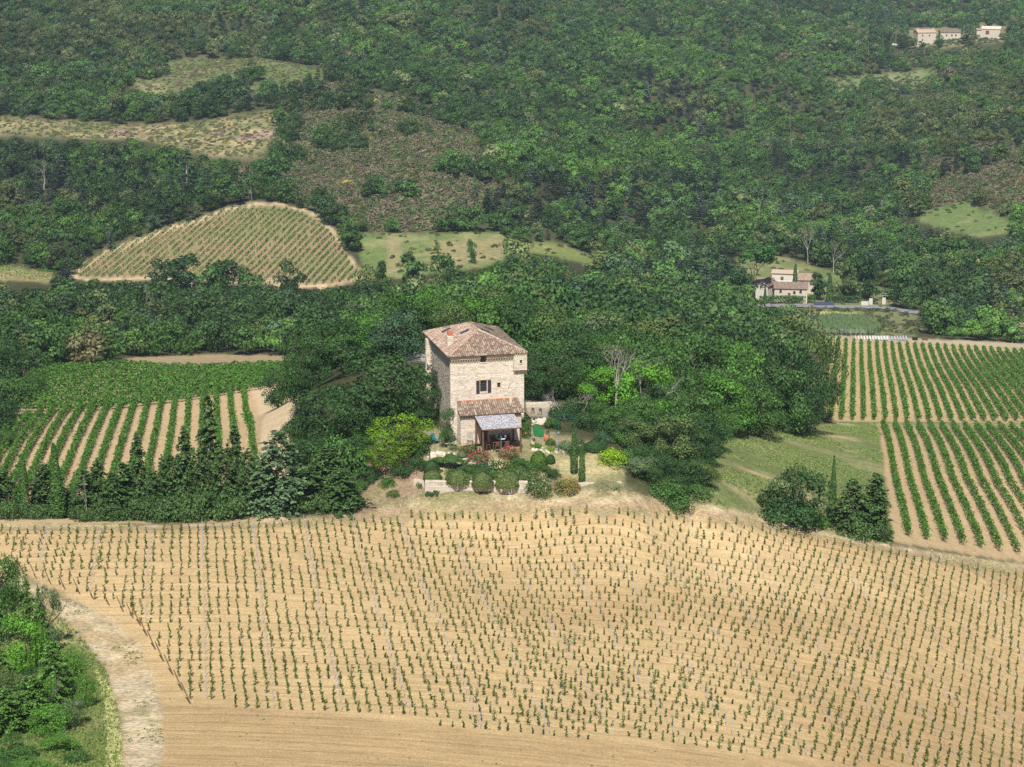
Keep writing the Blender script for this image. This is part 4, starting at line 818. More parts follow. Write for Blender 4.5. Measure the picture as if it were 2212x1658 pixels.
# --- trees in and around the far fields
FT = [('mid',395,548,110,668,'dark green',0,'dark spreading trees left of centre below the hill vineyard'),('mid',345,560,60,664,'dark green',1,'dark bush at the left foot of the hill vineyard'),('mid',500,560,100,660,'dark green',2,'dark round tree in the middle below the hill vineyard'),
 ('mid',455,575,70,655,'mid green',3,'smaller tree between two dark trees below the hill vineyard'),('mid',545,590,60,655,'mid green',4,'low bush right of the middle trees below the hill vineyard'),('mid',625,565,66,660,'dark green',1,'dark upright tree at the right foot of the hill vineyard'),
 ('mid',890,545,78,650,'mid green',0,'round tree on the middle meadow'),('conifer',944,512,34,700,'mid green',9,'small conical tree on the middle meadow'),('mid',1018,520,24,690,'mid green',3,'slim young tree on the middle meadow'),('mid',820,560,36,660,'dark green',2,'small dark tree at the left of the middle meadow'),
 ('mid',960,548,60,645,'mid green',4,'small tree beside the round tree on the middle meadow'),('mid',440,180,50,1000,'dark green',1,'dark tree inside the high scrub clearing'),('mid',590,178,36,1000,'dark green',2,'dark bush at the right of the high clearing'),('mid',665,160,20,1030,'dark green',3,'small dark cone shaped tree right of the high clearing'),
 ('conifer',405,305,62,790,'blue green',9,'tall blue green tree above the hill vineyard'),('conifer',1026,375,20,800,'blue green',9,'lone bluish fir on the heath slope'),('mid',1960,490,40,800,'mid green',1,'round tree at the left of the right meadow'),('mid',2050,505,90,780,'mid green',2,'wide tree under the right meadow')]
for a in FT: T(a[0], a[1], a[2], a[3], a[4], a[5], a[7], pi=a[6], group='single trees of the far fields', hc=.98)
T('mid', 1630, 526, 92, 700, 'mid green', 'wide umbrella pine left of the far farmhouse', pi=2, hc=.45, cat='pine', name='umbrella_pine', m=leaf_mat('umbrella pine', (.055, .12, .035)))
T('cypress', 1716, 570, 15, 706, 'cypress', 'cypress in front of the far white outbuilding', cat='cypress', pi=0); T('cypress', 1652, 618, 9, 690, 'cypress', 'small cypress at the left of the far farmhouse', cat='cypress', pi=0)
T('cypress', 1791, 590, 17, 700, 'cypress', 'broad cypress right of the far farmhouse', cat='cypress', pi=0); T('cypress', 1858, 622, 7, 705, 'cypress', 'thin cypress beside the far gate', cat='cypress', pi=1)
for n_, (u, vt, wd, tn) in enumerate([(1766,588,55,'dark green'),(1825,575,70,'olive green'),(1880,600,50,'dark green'),(1605,640,60,'dark green'),(1925,622,50,'mid green'),(1842,610,30,'rusty brown'),(1560,600,60,'dark green'),(1850,540,90,'dark green'),(1950,560,80,'mid green')]):
    T('mid', u, vt, wd, 708 + n_, tn, f'{tn} garden tree by the far farmhouse, ' + ['right beside the barn', 'rust tinged umbrella crown', 'above the gate', 'left of the road', 'right of the gate', 'low beside the gate wall', 'beside the utility pole', 'large one uphill of the gate', 'at the right end of the yard'][n_], pi=n_, group='garden trees of the far farmhouse', hc=.9)
for n_, (u, vt, wd, z) in enumerate(sorted([(1192,135,16,1250),(1155,290,20,1000),(1232,320,22,960),(1215,215,14,1150),(1610,215,14,1150),(1615,100,14,1400),(1710,220,22,1090),(1640,420,16,860),(1665,405,18,860),(1750,470,26,800),(1900,420,16,880),(1820,410,26,860),(1745,490,50,790),(1800,520,50,770),(12,650,50,500),(320,600,30,560),(95,330,50,800),(1935,60,18,1480),(2150,50,22,1490),(1165,85,12,1300),(545,345,20,760),(1310,640,30,560),(1350,655,30,520)])):
    T('dead', u, vt, wd, z, '', f'bare grey dead tree in the far woodland, {ordn(n_)} bare one from the left', pi=n_, group='bare grey trees in the woodland', name='dead_tree')

for n_, (k, u, vt, wd, z) in enumerate(sorted([('cypress',1905,72,10,1420),('cypress',1922,80,10,1425),('cypress',1899,95,8,1415),('cypress',2098,30,12,1500),('cypress',2110,25,12,1500),('cypress',2075,35,12,1510),('conifer',2088,62,36,1455),('conifer',2025,72,22,1450),('conifer',1875,70,30,1425),('cypress',1845,195,9,1180),('cypress',1860,190,8,1180),('cypress',1872,192,9,1180),('conifer',320,100,34,1120),('conifer',195,170,26,1050),('conifer',500,10,40,1330)], key=lambda q: q[1])):
    T(k, u, vt, wd, z, 'blue green', f'slender dark ' + ('cypress' if k == 'cypress' else 'conifer') + f' high on the far hillside, {ordn(n_)} from the left', cat='conifer', pi=0 if k == 'cypress' else 9, group='dark conifers standing out on the far hillside', m=LM['cypress'])

# ------------------------------------------------------------------ woods
HOUSES = [[(1625,575),(1775,575),(1775,655),(1625,655)],[(1966,56),(2086,58),(2086,102),(1966,102)],[(2098,50),(2175,52),(2175,94),(2098,94)],[(1920,90),(1944,90),(1944,112),(1920,112)],[(1840,640),(1925,632),(1930,662),(1840,662)]]
KEEP = [Z[k] for k in ('field_edge','hill_vineyard','hill_low','mid_meadow','mid_meadow2','pale_field','right_meadow','plot','right_up','stubble','left_dense','left_rows','meadow','gravel','gravel2','right_low')] + HOUSES + \
       [[(1740,655),(1945,655),(1945,682),(1740,678)],[(1770,686),(1870,690),(1870,724),(1770,722)],[(1650,555),(1760,560),(1790,590),(1650,590)]]
rng = np.random.default_rng(77)
cand = []
y = 268.0
while y < 2500:
    s_ = 5.4 + .0015 * y; xs = np.arange(-.36 * y, .36 * y, s_); m_ = len(xs)
    cand.append(np.column_stack([xs + rng.uniform(-.45, .45, m_) * s_, y + rng.uniform(-.45, .45, m_) * s_])); y += s_
cand = np.concatenate(cand); zc = ground(cand[:, 0], cand[:, 1])
size = (3.6 + 8.4 * rng.beta(1.7, 1.7, len(cand))) * (.75 + .5 * vnoise(cand[:, 0], cand[:, 1], 40, 88, 2)); hh = size * rng.uniform(.75, 1.1, len(cand)) * .85 + 1.2
ok = np.ones(len(cand), bool)
allz = [k for k in ORDER if k not in ('gravel',)]
hz_ = vnoise(cand[:, 0], cand[:, 1], 30, 171, 3)
for k in allz:
    inz = in_poly(cand[:, 0], cand[:, 1], ZW[k]); ok &= ~inz | ((hz_ > (.63 if 'heath' in k else .72)) if k in ('heath', 'heath2', 'scrub_clearing', 'plantation', 'yard') else ((hz_ > .5) if k == 'farm_yard' else False))
u, v, d = project(np.column_stack([cand, zc])); ok &= (v > -60) & (v < 1000) & (u > -380) & (u < PW + 380)
ok &= ~((u > 1120) & (u < 1560) & (v > 870)) & ~((u > 560) & (u < 1130) & (v > 800)) & ~((u < 570) & (v > 800))
def in_any(P_, polys, grow=0):
    uu, vv, _ = project(P_); c = np.zeros(len(P_), bool)
    for p in polys: c |= in_poly(uu, vv, p)
    return c
ragged = rng.uniform(0, 1, len(cand)) < .22
for fr in (.35, .75, 1.0): ok &= ~in_any(np.column_stack([cand, zc + hh * fr]), KEEP)
tl_ = in_poly(u, v, [(880,690),(1165,690),(1165,960),(880,960)]); ok &= ~((d < 312) & (in_any(np.column_stack([cand, zc + hh * .5]), [[(885,690),(1150,690),(1150,960),(885,960)]]) | tl_))
for a_, b_ in zip(RW[:-1], RW[1:]):
    ab = b_ - a_; t = np.clip(((cand - a_) @ ab) / (ab @ ab + 1e-9), 0, 1); ok &= np.linalg.norm(cand - a_ - t[:, None] * ab, axis=1) > 5
cand, zc, size, hh, u, v, d = (a[ok] for a in (cand, zc, size, hh, u, v, d))
N_ = len(cand); print('woodland trees', N_)
nz1 = vnoise(cand[:, 0], cand[:, 1], 90, 91, 2); nz2 = rng.uniform(0, 1, N_); nz3 = vnoise(cand[:, 0], cand[:, 1], 25, 93, 2)
PAL = np.array([(.038,.068,.026), (.052,.098,.030), (.070,.128,.032), (.088,.105,.045), (.060,.095,.055), (.135,.155,.080), (.15,.12,.095)])
mixv = nz1 * .5 + nz2 * .35 + nz3 * .35 - .1
fresh = np.exp(-(((u - 1480) / 230) ** 2 + ((v - 230) / 150) ** 2)); oliv = np.exp(-(((u - 2050) / 260) ** 2 + ((v - 250) / 130) ** 2)) + np.exp(-(((u - 350) / 320) ** 2 + ((v - 60) / 80) ** 2))
ti = np.where(mixv < .42, 0, np.where(mixv < .62, 1, 2)); r1 = rng.uniform(0, 1, N_)
ti = np.where(r1 < .10 + .5 * np.clip(oliv, 0, 1), 3, ti); ti = np.where((r1 > .90), 4, ti); ti = np.where(r1 > .965, 5, ti); ti = np.where(r1 > .995, 6, ti)
ti = np.where((rng.uniform(0, 1, N_) < fresh * .7) & (ti < 4), 2, ti)
tint = PAL[ti] * rng.uniform(.74, 1.28, N_)[:, None] * np.array([1.52, 1.66, 1.30]) * (.80 + .45 * nz3)[:, None] * (.72 + .6 * vnoise(cand[:, 0], cand[:, 1], 210, 191, 2))[:, None]
conif = ((vnoise(cand[:, 0], cand[:, 1], 70, 95, 2) > .62) & (rng.uniform(0, 1, N_) < .5)) | ((u > 1050) & (u < 1560) & (v > 400) & (v < 520) & (rng.uniform(0, 1, N_) < .65))
conif &= d > 640
# the largest 300 stand on their own
vis = (u > -40) & (u < PW + 40) & (v > -20); order = np.argsort(np.where(vis & ~conif, -size / d, 9)); nsingle = 300 - 75
singles = order[:nsingle]; isS = np.zeros(N_, bool); isS[singles] = True
CELLS = [('in the wood above the left vineyard', 0, 650, 640, 900), ('in the wood left of the tower', 650, 905, 500, 900), ('behind the tower roof', 905, 1160, 500, 760), ('just right of the tower roof', 1160, 1420, 600, 900),
         ('high in the right wood', 1420, 1620, 560, 760), ('beside the upper right vineyard', 1420, 1830, 700, 1000), ('at the left frame edge', -200, 0, 500, 1000), ('beyond the vegetable plots', 1780, 2400, 640, 740), ('between tower and farmhouse', 1160, 1640, 520, 760)]
TN = ['dark green', 'mid green', 'fresh green', 'olive green', 'blue green', 'grey green', 'rusty brown']
groups = {}
for i in sorted(singles, key=lambda i: u[i]):
    for cn, a, b, c, e in CELLS:
        if a <= u[i] < b and c <= v[i] < e: break
    else: cn = 'in the wooded valley'
    tn = TN[ti[i]]; k = groups.get((cn, tn), 0); groups[(cn, tn)] = k + 1
    tree('broad' if d[i] < 400 else 'mid', (cand[i, 0], cand[i, 1], zc[i]), hh[i], size[i], tn, f'{ordn(k)} {tn} tree from the left, {cn}', group='trees ' + cn, pi=int(rng.integers(0, 5)), hc=.98)
def scatter(name, label, P_, S_, R_, Tt, protos, m):
    """one object of kind stuff: points that carry instances of the foliage built above"""
    me = bpy.data.meshes.new(name); me.vertices.add(len(P_)); me.vertices.foreach_set('co', np.asarray(P_, np.float32).ravel())
    for an, arr in (('scl', S_), ('rot', R_), ('tint', Tt)):
        a = me.attributes.new(an, 'FLOAT_VECTOR', 'POINT'); a.data.foreach_set('vector', np.asarray(arr, np.float32).ravel())
    a = me.attributes.new('pick', 'INT', 'POINT'); a.data.foreach_set('value', np.random.default_rng(3).integers(0, len(protos), len(P_)).astype(np.int32))
    me.update(); o = link(name, me); tag(o, label, kind='stuff')
    g = bpy.data.node_groups.new(name, 'GeometryNodeTree'); g.interface.new_socket('Geometry', in_out='INPUT', socket_type='NodeSocketGeometry'); g.interface.new_socket('Geometry', in_out='OUTPUT', socket_type='NodeSocketGeometry')
    gi = g.nodes.new('NodeGroupInput'); go = g.nodes.new('NodeGroupOutput'); ip = g.nodes.new('GeometryNodeInstanceOnPoints'); j = g.nodes.new('GeometryNodeJoinGeometry')
    for p in protos:
        oi = g.nodes.new('GeometryNodeObjectInfo'); oi.transform_space = 'ORIGINAL'; oi.inputs['Object'].default_value = p
        sm = g.nodes.new('GeometryNodeSetMaterial'); sm.inputs['Material'].default_value = m; gt = g.nodes.new('GeometryNodeGeometryToInstance')
        g.links.new(oi.outputs['Geometry'], sm.inputs[0]); g.links.new(sm.outputs[0], gt.inputs[0]); g.links.new(gt.outputs[0], j.inputs[0])
    def na(nm, ty='FLOAT_VECTOR'):
        x = g.nodes.new('GeometryNodeInputNamedAttribute'); x.data_type = ty; x.inputs[0].default_value = nm; return x.outputs[0]
    mp = g.nodes.new('GeometryNodeMeshToPoints')
    g.links.new(gi.outputs[0], mp.inputs[0]); g.links.new(mp.outputs[0], ip.inputs['Points']); g.links.new(j.outputs[0], ip.inputs['Instance']); ip.inputs['Pick Instance'].default_value = True
    g.links.new(na('pick', 'INT'), ip.inputs['Instance Index']); g.links.new(na('scl'), ip.inputs['Scale']); g.links.new(na('rot'), ip.inputs['Rotation']); g.links.new(ip.outputs[0], go.inputs[0])
    md = o.modifiers.new('scatter', 'NODES'); md.node_group = g; return o
sel = ~isS & ~conif; zr = hh * .98 / 1.75
scatter('woodland', 'dense broadleaf woodland covering the hillsides', np.column_stack([cand[sel], (zc + hh - zr * .95)[sel]]), np.column_stack([size / 2, size / 2, zr])[sel],
        np.column_stack([np.zeros(N_), np.zeros(N_), rng.uniform(0, 6.28, N_)])[sel], tint[sel], [SPOT[m_.name] for m_ in BLM], LM['inst'])
sel = ~isS & conif; ch = hh * 1.25; ct = np.where(rng.uniform(0, 1, N_)[:, None] < .8, np.array([[.034, .056, .036]]), np.array([[.09, .12, .095]])) * rng.uniform(.8, 1.25, N_)[:, None]
scatter('conifer_woodland', 'patches of darker pines and firs on the hillsides', np.column_stack([cand[sel], zc[sel] - .5]), np.column_stack([size / .8, size / .8, ch])[sel], np.column_stack([np.zeros(N_), np.zeros(N_), rng.uniform(0, 6.28, N_)])[sel], ct[sel], [SPOT[CONM.name]], LM['inst'])
# low scrub: heath, clearings, wood margins
def scrub(name, label, zones, step, r0, r1, pal, wts, seed, keepn=None, ymax=1500):
    r_ = np.random.default_rng(seed); Ps = []
    for k in zones:
        wp = ZW[k]; lo, hi = wp.min(0), wp.max(0); n_ = int((hi - lo).prod() / step ** 2); p = r_.uniform(lo, hi, (n_, 2)); Ps.append(p[in_poly(p[:, 0], p[:, 1], wp) & (p[:, 1] < ymax)])
    P_ = np.concatenate(Ps)
    if keepn: P_ = P_[vnoise(P_[:, 0], P_[:, 1], keepn[0], seed, 2) > keepn[1]]
    n_ = len(P_); rr = r_.uniform(r0, r1, n_); t_ = np.array(pal)[r_.choice(len(pal), n_, p=wts)] * r_.uniform(.75, 1.3, n_)[:, None]; print(name, n_)
    return scatter(name, label, np.column_stack([P_, ground(P_[:, 0], P_[:, 1])]), np.column_stack([rr, rr, rr * r_.uniform(.7, 1.1, n_)]), np.column_stack([np.zeros(n_), np.zeros(n_), r_.uniform(0, 6.28, n_)]), t_, [BO[i] for i in range(3)], LM['inst'])
BO = []
for i in range(3):
    r = thing('shrub', ['low olive shrub on the dry bank left of the garden wall', 'small dark shrub beside the retaining wall foot', 'small grey shrub on the bank near the track'][i], 'shrub', tuple(cast1([905, 940, 1330][i], [1052, 1068, 1060][i])))
    o = link('foliage', BUSHM[i], r); slot(o, LM[['olive green', 'dark green', 'grey green'][i]]); o.scale = (.6, .6, .6); BO.append(o)
HC = [(.185,.155,.105), (.165,.155,.085), (.13,.17,.07), (.08,.125,.045), (.38,.33,.06)]
scrub('heath_scrub', 'brown and green heath bushes on the bare slopes', ['heath', 'heath2'], 2.1, .7, 2.6, HC, [.27, .30, .24, .187, .003], 5)
scrub('clearing_scrub', 'olive broom bushes dotting the high clearings', ['scrub_clearing', 'pale_field'], 3.0, .5, 1.3, [(.15,.17,.07), (.19,.20,.10), (.40,.37,.06), (.36,.15,.25)], [.6, .33, .04, .03], 6)
scrub('rough_scrub', 'low bushes on the rough grass by the far road and top farm', ['field_edge', 'farm_yard'], 3.2, .6, 1.5, [(.09,.12,.05), (.14,.15,.075)], [.6, .4], 17)
scrub('meadow_scrub', 'few small bushes on the far meadows', ['mid_meadow', 'right_meadow', 'yard', 'mid_meadow2'], 9, .5, 1.4, [(.07,.11,.04), (.14,.15,.075)], [.6, .4], 7)
scrub('plantation_trees', 'young slim trees of the plantation below the top farm', ['plantation'], 5, 1, 1.8, [(.09,.13,.05), (.14,.17,.08)], [.6, .4], 8)

# ------------------------------------------------------------------ the tower house
from mathutils import Matrix, Vector
def za(x, y): return ((1600 + x / 3.948) * .5508, (1220 + y / 3.948) * .5508)
def zb_(x, y): return ((1620 + x / 3.16) * .5508, (1540 + y / 3.16) * .5508)
UNIT = []
for k in range(4):
    r_ = np.random.default_rng(900 + k); j = lambda: r_.uniform(-.05, .05)
    pts = [(-.5, 0, -.5), (.5, 0, -.5), (.5, 0, .5), (-.5, 0, .5)] + [(sx * (.5 - .05) + j(), -1 + j() * 2, sz * (.5 - .07) + j()) for sx, sz in ((-1, -1), (1, -1), (1, 1), (-1, 1))]
    UNIT.append((pts, [(0, 1, 5, 4), (1, 2, 6, 5), (2, 3, 7, 6), (3, 0, 4, 7), (4, 5, 6, 7)]))
UM = {}
def unit_mesh(k, m):
    if (k, m.name) not in UM: UM[(k, m.name)] = MB().add(*UNIT[k]).mesh('stone', m)
    return UM[(k, m.name)]
def stone_face(parent, O, X, Zd, W_, H_, holes, m, cap=0, course=(.13, .23), width=(.22, .52), quoin=0, depth=.045, seed=0, restname='stones', edge=None, joint=.022):
    """lay coursed stones on the face with corner O, along X and up Zd; the largest ones single, the rest joined"""
    r_ = np.random.default_rng(seed); X = np.array(X, float); Zd = np.array(Zd, float); Nn = np.cross(X, Zd); st = []; z_ = 0; row = 0
    while z_ < H_ - .06:
        h = min(r_.uniform(*course), H_ - z_)
        x = 0; 
        while x < W_ - .05:
            w_ = r_.uniform(*width)
            if quoin and (x == 0 or x > W_ - quoin - .4): w_ = quoin * (1.0 if row % 2 == 0 else .6)
            if x + w_ > W_ - .12: w_ = W_ - x
            a, b = x, x + w_; hit = False
            for (hx0, hx1, hz0, hz1) in holes:
                if b > hx0 + .03 and a < hx1 - .03 and z_ + h > hz0 + .03 and z_ < hz1 - .03:
                    if a < hx0 - .1: b = hx0
                    elif b > hx1 + .1 and a >= hx0: a = hx1
                    else: hit = True
            ok_ = edge is None or edge((a + b) / 2, z_ + h / 2)
            if not hit and b - a > .07 and ok_: st.append((b - a - joint, h - joint, (a + b) / 2, z_ + h / 2, r_.integers(0, 4), r_.uniform(.7, 1.3)))
            x += w_
        z_ += h; row += 1
    st.sort(key=lambda s: -s[0] * s[1]); mb = MB()
    for n_, (w_, h, cx, cz_, k, dj) in enumerate(st):
        c = O + X * cx + Zd * cz_; mt = Matrix(((X[0] * w_, -Nn[0] * depth * dj, Zd[0] * h, c[0]), (X[1] * w_, -Nn[1] * depth * dj, Zd[1] * h, c[1]), (X[2] * w_, -Nn[2] * depth * dj, Zd[2] * h, c[2]), (0, 0, 0, 1)))
        if n_ < cap:
            o = link('stone', unit_mesh(int(k), m), parent); o.matrix_local = mt; o.pass_index = 1
        else: mb.add([tuple(mt @ Vector(p)) for p in UNIT[int(k)][0]], UNIT[int(k)][1])
    if mb.v: tag(mb.build(restname, m, parent), kind='stuff')
    return len(st)
def holes_wall(mb, O, X, Yd, W_, H_, T_, holes):
    """wall slab of thickness T_ with rectangular openings, built of butting blocks"""
    xs = sorted(set([0, W_] + [h[0] for h in holes] + [h[1] for h in holes])); zs = sorted(set([0, H_] + [h[2] for h in holes] + [h[3] for h in holes]))
    for a, b in zip(xs[:-1], xs[1:]):
        for c, d in zip(zs[:-1], zs[1:]):
            if any(h[0] <= (a + b) / 2 <= h[1] and h[2] <= (c + d) / 2 <= h[3] for h in holes): continue
            P_ = [O + X * x + Yd * y + np.array([0, 0, z_]) for z_ in (c, d) for x, y in ((a, 0), (b, 0), (b, T_), (a, T_))]; mb.hexa(P_)
    return mb
PHI = R(14.0); E = at_depth(969, 772, 252.0); xd = np.array([math.cos(PHI), math.sin(PHI), 0]); yd = np.array([-math.sin(PHI), math.cos(PHI), 0]); ZU = np.array([0, 0, 1.])
TO = E + xd * .35 + yd * .6; TO[2] = E[2] - 11.0
tw = thing('tower_house', 'tall square stone tower house with hipped tile roof in the middle of the picture', 'house', tuple(TO), PHI)
X3, Y3 = np.array([1., 0, 0]), np.array([0, 1., 0]); WX, WY = 9.7, 15.0
FH = [(3.93, 4.68, 9.93, 10.85), (3.9, 4.78, 6.05, 7.6), (6.15, 6.58, 6.5, 7.15), (7.66, 7.74, 6.15, 6.5)]
def roof_hit(u, v, n_, d_):
    """local point where the sight line meets a local plane n.x = d"""
    dx, dy, dz = pray(u, v); o = np.array([0, 0, CAMZ]) - TO; D_ = np.array([dx, dy, dz]); c, s_ = math.cos(-PHI), math.sin(-PHI)
    rot = lambda q: np.array([q[0] * c - q[1] * s_, q[0] * s_ + q[1] * c, q[2]]); o, D_ = rot(o), rot(D_); n_ = np.array(n_, float)
    t = (d_ - n_ @ o) / (n_ @ D_); return o + D_ * t
wall = MB(); B = -2.0
holes_wall(wall, np.array([0, 0, 0.]), X3, Y3, WX, 11.0, .5, FH)
wall.box(0, WX, 0, .5, B, 0)
lw = roof_hit(*za(455, 1035), (1, 0, 0), 0); LHo = [(lw[1] - .45, lw[1] + .45, lw[2] - .9, lw[2] + .9)]
holes_wall(wall, np.array([.5, .5, 0.]), Y3, -X3, WY - 1, 11.0, .5, [(h[0] - .5, h[1] - .5, h[2], h[3]) for h in LHo]); wall.box(0, .5, .5, WY - .5, B, 0)
wall.box(WX - .5, WX, .5, WY - .5, B, 11.0); wall.box(0, WX, WY - .5, WY, B, 11.0); wall.box(.52, WX - .52, .9, WY - .9, 10.2, 10.4)
wl = wall.build('wall', M['mortar'], tw)
ns = stone_face(wl, np.array([0, -.002, 0.]), X3, ZU, WX, 10.0, FH, STONE, cap=300, quoin=.55, seed=3)
stone_face(wl, np.array([0, -.28, 10.44]), X3, ZU, 8.28, .5, [(3.93, 4.68, -1, .5)], STONE, seed=4, restname='cornice_stones', width=(.3, .7))
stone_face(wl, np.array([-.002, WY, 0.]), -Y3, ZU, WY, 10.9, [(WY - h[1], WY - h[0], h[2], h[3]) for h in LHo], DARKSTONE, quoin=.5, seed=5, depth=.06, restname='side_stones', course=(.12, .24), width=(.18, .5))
stone_face(wl, np.array([WX + .002, 0, 0.]), Y3, ZU, WY, 10.9, [], STONE, quoin=.5, seed=6, restname='side_stones')
# projecting cornice band on little corbels
bandm = MB(); bandm.box(0, 3.90, -.275, -.005, 10.435, 10.95); bandm.box(4.71, 8.28, -.275, -.005, 10.435, 10.95); bandm.build('cornice', M['mortar'], wl)
cme = MB().hexa([(-.075, -.10, -.42), (.075, -.10, -.42), (.075, .02, -.42), (-.075, .02, -.42), (-.075, -.28, 0), (.075, -.28, 0), (.075, .02, 0), (-.075, .02, 0)]).mesh('corbel', M['lime'])
for i in range(25):
    x = .18 + i * .335
    if 3.8 < x < 4.8: continue
    link('corbel', cme, tw, (x, -.004, 10.43))
# corner box (breteche) on three corbels, tiny window
br = MB(); br.box(8.30, 10.0, -.5, -.006, 8.75, 10.93); br.box(9.706, 10.0, 0, 1.2, 8.75, 10.93)
bo = br.build('corner_turret', M['mortar'], tw); tag(bo, 'square stone corner box projecting on three corbels under the right eave')
stone_face(bo, np.array([8.30, -.502, 8.75]), X3, ZU, 1.7, 1.85, [(.72, 1.02, .95, 1.33)], STONE, seed=8, restname='turret_stones', width=(.25, .5), course=(.14, .22))
stone_face(bo, np.array([8.298, 0, 8.75]), -Y3, ZU, .5, 1.85, [], STONE, seed=9, restname='turret_stones', width=(.25, .5), course=(.14, .22))
MB().box(9.02, 9.32, -.53, -.503, 9.70, 10.08).build('window', M['glass'], bo); MB().box(8.95, 9.39, -.62, -.503, 9.58, 9.69).build('sill', M['lime'], bo)
for x in (8.42, 9.0, 9.62, 9.9):
    c = MB().hexa([(x - .11, -.08, 8.15), (x + .11, -.08, 8.15), (x + .11, .02, 8.15), (x - .11, .02, 8.15), (x - .11, -.25, 8.44), (x + .11, -.25, 8.44), (x + .11, .02, 8.44), (x - .11, .02, 8.44)])
    c.hexa([(x - .11, -.27, 8.445), (x + .11, -.27, 8.445), (x + .11, .02, 8.445), (x - .11, .02, 8.445), (x - .11, -.50, 8.745), (x + .11, -.50, 8.745), (x + .11, .02, 8.745), (x - .11, .02, 8.745)]); c.build('corbel', M['lime'], bo)
for i in range(6): link('corbel', cme, bo, (8.4 + i * .30, -.50, 10.93)).scale = (1, .6, .8)
# windows
def window(x0, x1, z0, z1, cols, rows, grille=False, y=.12, parent=tw, m='frame'):
    f = MB(); t = .055; f.box(x0, x1, y, y + .06, z0, z0 + t); f.box(x0, x1, y, y + .06, z1 - t, z1); f.box(x0, x0 + t, y, y + .06, z0 + t, z1 - t); f.box(x1 - t, x1, y, y + .06, z0 + t, z1 - t)
    for i in range(1, cols): x = x0 + (x1 - x0) * i / cols; f.box(x - .02, x + .02, y + .003, y + .055, z0 + t, z1 - t)
    for i in range(1, rows): z_ = z0 + (z1 - z0) * i / rows; f.box(x0 + t, x1 - t, y + .006, y + .05, z_ - .018, z_ + .018)
    w_ = f.build('window', M[m], parent); 
    for i in range(cols):
        for j in range(rows):
            a, b = x0 + (x1 - x0) * i / cols, x0 + (x1 - x0) * (i + 1) / cols; c, d = z0 + (z1 - z0) * j / rows, z0 + (z1 - z0) * (j + 1) / rows
            MB().box(a + .03, b - .03, y + .02, y + .03, c + .03, d - .03).build('pane', M['glass'], w_)
    return w_
window(3.93, 4.68, 9.93, 10.85, 2, 1); w2 = window(3.9, 4.78, 6.05, 7.6, 2, 3, y=.2); window(6.15, 6.58, 6.5, 7.15, 2, 2)
g = MB()
for i in range(6): g.box(4.0 + i * .135 - .012, 4.0 + i * .135 + .012, .02, .044, 6.06, 7.59)
for z_ in (6.3, 6.75, 7.2): g.box(3.91, 4.77, .015, .02, z_, z_ + .03)
g.build('grille', M['iron'], w2)
MB().box(3.86, 4.80, -.10, .1, 5.93, 6.04).build('sill', M['lime'], tw); MB().box(3.88, 4.74, -.10, .1, 9.80, 9.92).build('sill', M['lime'], tw)
MB().box(3.78, 4.92, -.065, .1, 7.61, 7.86).build('lintel', M['lime'], tw)
s_ = MB(); s_.box(6.02, 6.71, -.062, .05, 7.16, 7.36); s_.box(6.02, 6.71, -.062, .05, 6.33, 6.49); s_.box(6.02, 6.14, -.062, .05, 6.5, 7.15); s_.box(6.59, 6.71, -.062, .05, 6.5, 7.15); s_.build('window_surround', M['lime'], tw)
for x0, x1, zz in ((3.36, 3.82, 5.86), (4.88, 5.34, 5.92)):
    sh = MB()
    for i in range(4): sh.box(x0 + i * .115, x0 + i * .115 + .108, -.11, -.075, zz, 7.6)
    so_ = sh.build('shutter', M['shutter'], tw); MB().box(x0 + .02, x1 - .02, -.135, -.112, zz + .3, zz + .36).box(x0 + .02, x1 - .02, -.135, -.112, 7.25, 7.31).build('hinge', M['iron'], so_)
lwz = lw[2]; ls = MB(); ls.box(-.5, -.04, LHo[0][0] - .05, LHo[0][0] - .01, lwz - .9, lwz + .9); ls.build('shutter', M['shutter'], tw)
MB().box(.2, .26, LHo[0][0], LHo[0][1], lwz - .9, lwz + .9).build('window', M['glass'], tw)
ls = MB(); ls.box(-.5, -.04, LHo[0][1] + .02, LHo[0][1] + .07, lwz - .9, lwz + .9); ls.build('shutter', M['shutter'], tw)
# buttress near the back of the left wall
bt = MB(); bt.box(-.6, -.005, 12.2, 13.0, B, 10.7); bto = bt.build('buttress', M['lime'], tw)
stone_face(bto, np.array([-.6, 12.198, 0]), X3, ZU, .6, 10.6, [], STONE, seed=11, restname='buttress_stones', width=(.28, .6), course=(.25, .34))
stone_face(bto, np.array([-.602, 13.0, 0]), -Y3, ZU, .8, 10.6, [], STONE, seed=12, restname='buttress_stones', width=(.4, .8), course=(.25, .34))
cm2 = MB().box(-.14, 0, -.22, 0, -.2, 0).mesh('corbel', M['lime'])
for i in range(9): link('corbel', cm2, tw, (-.02, 11.9 - i * .0, 10.3 - i * .55))
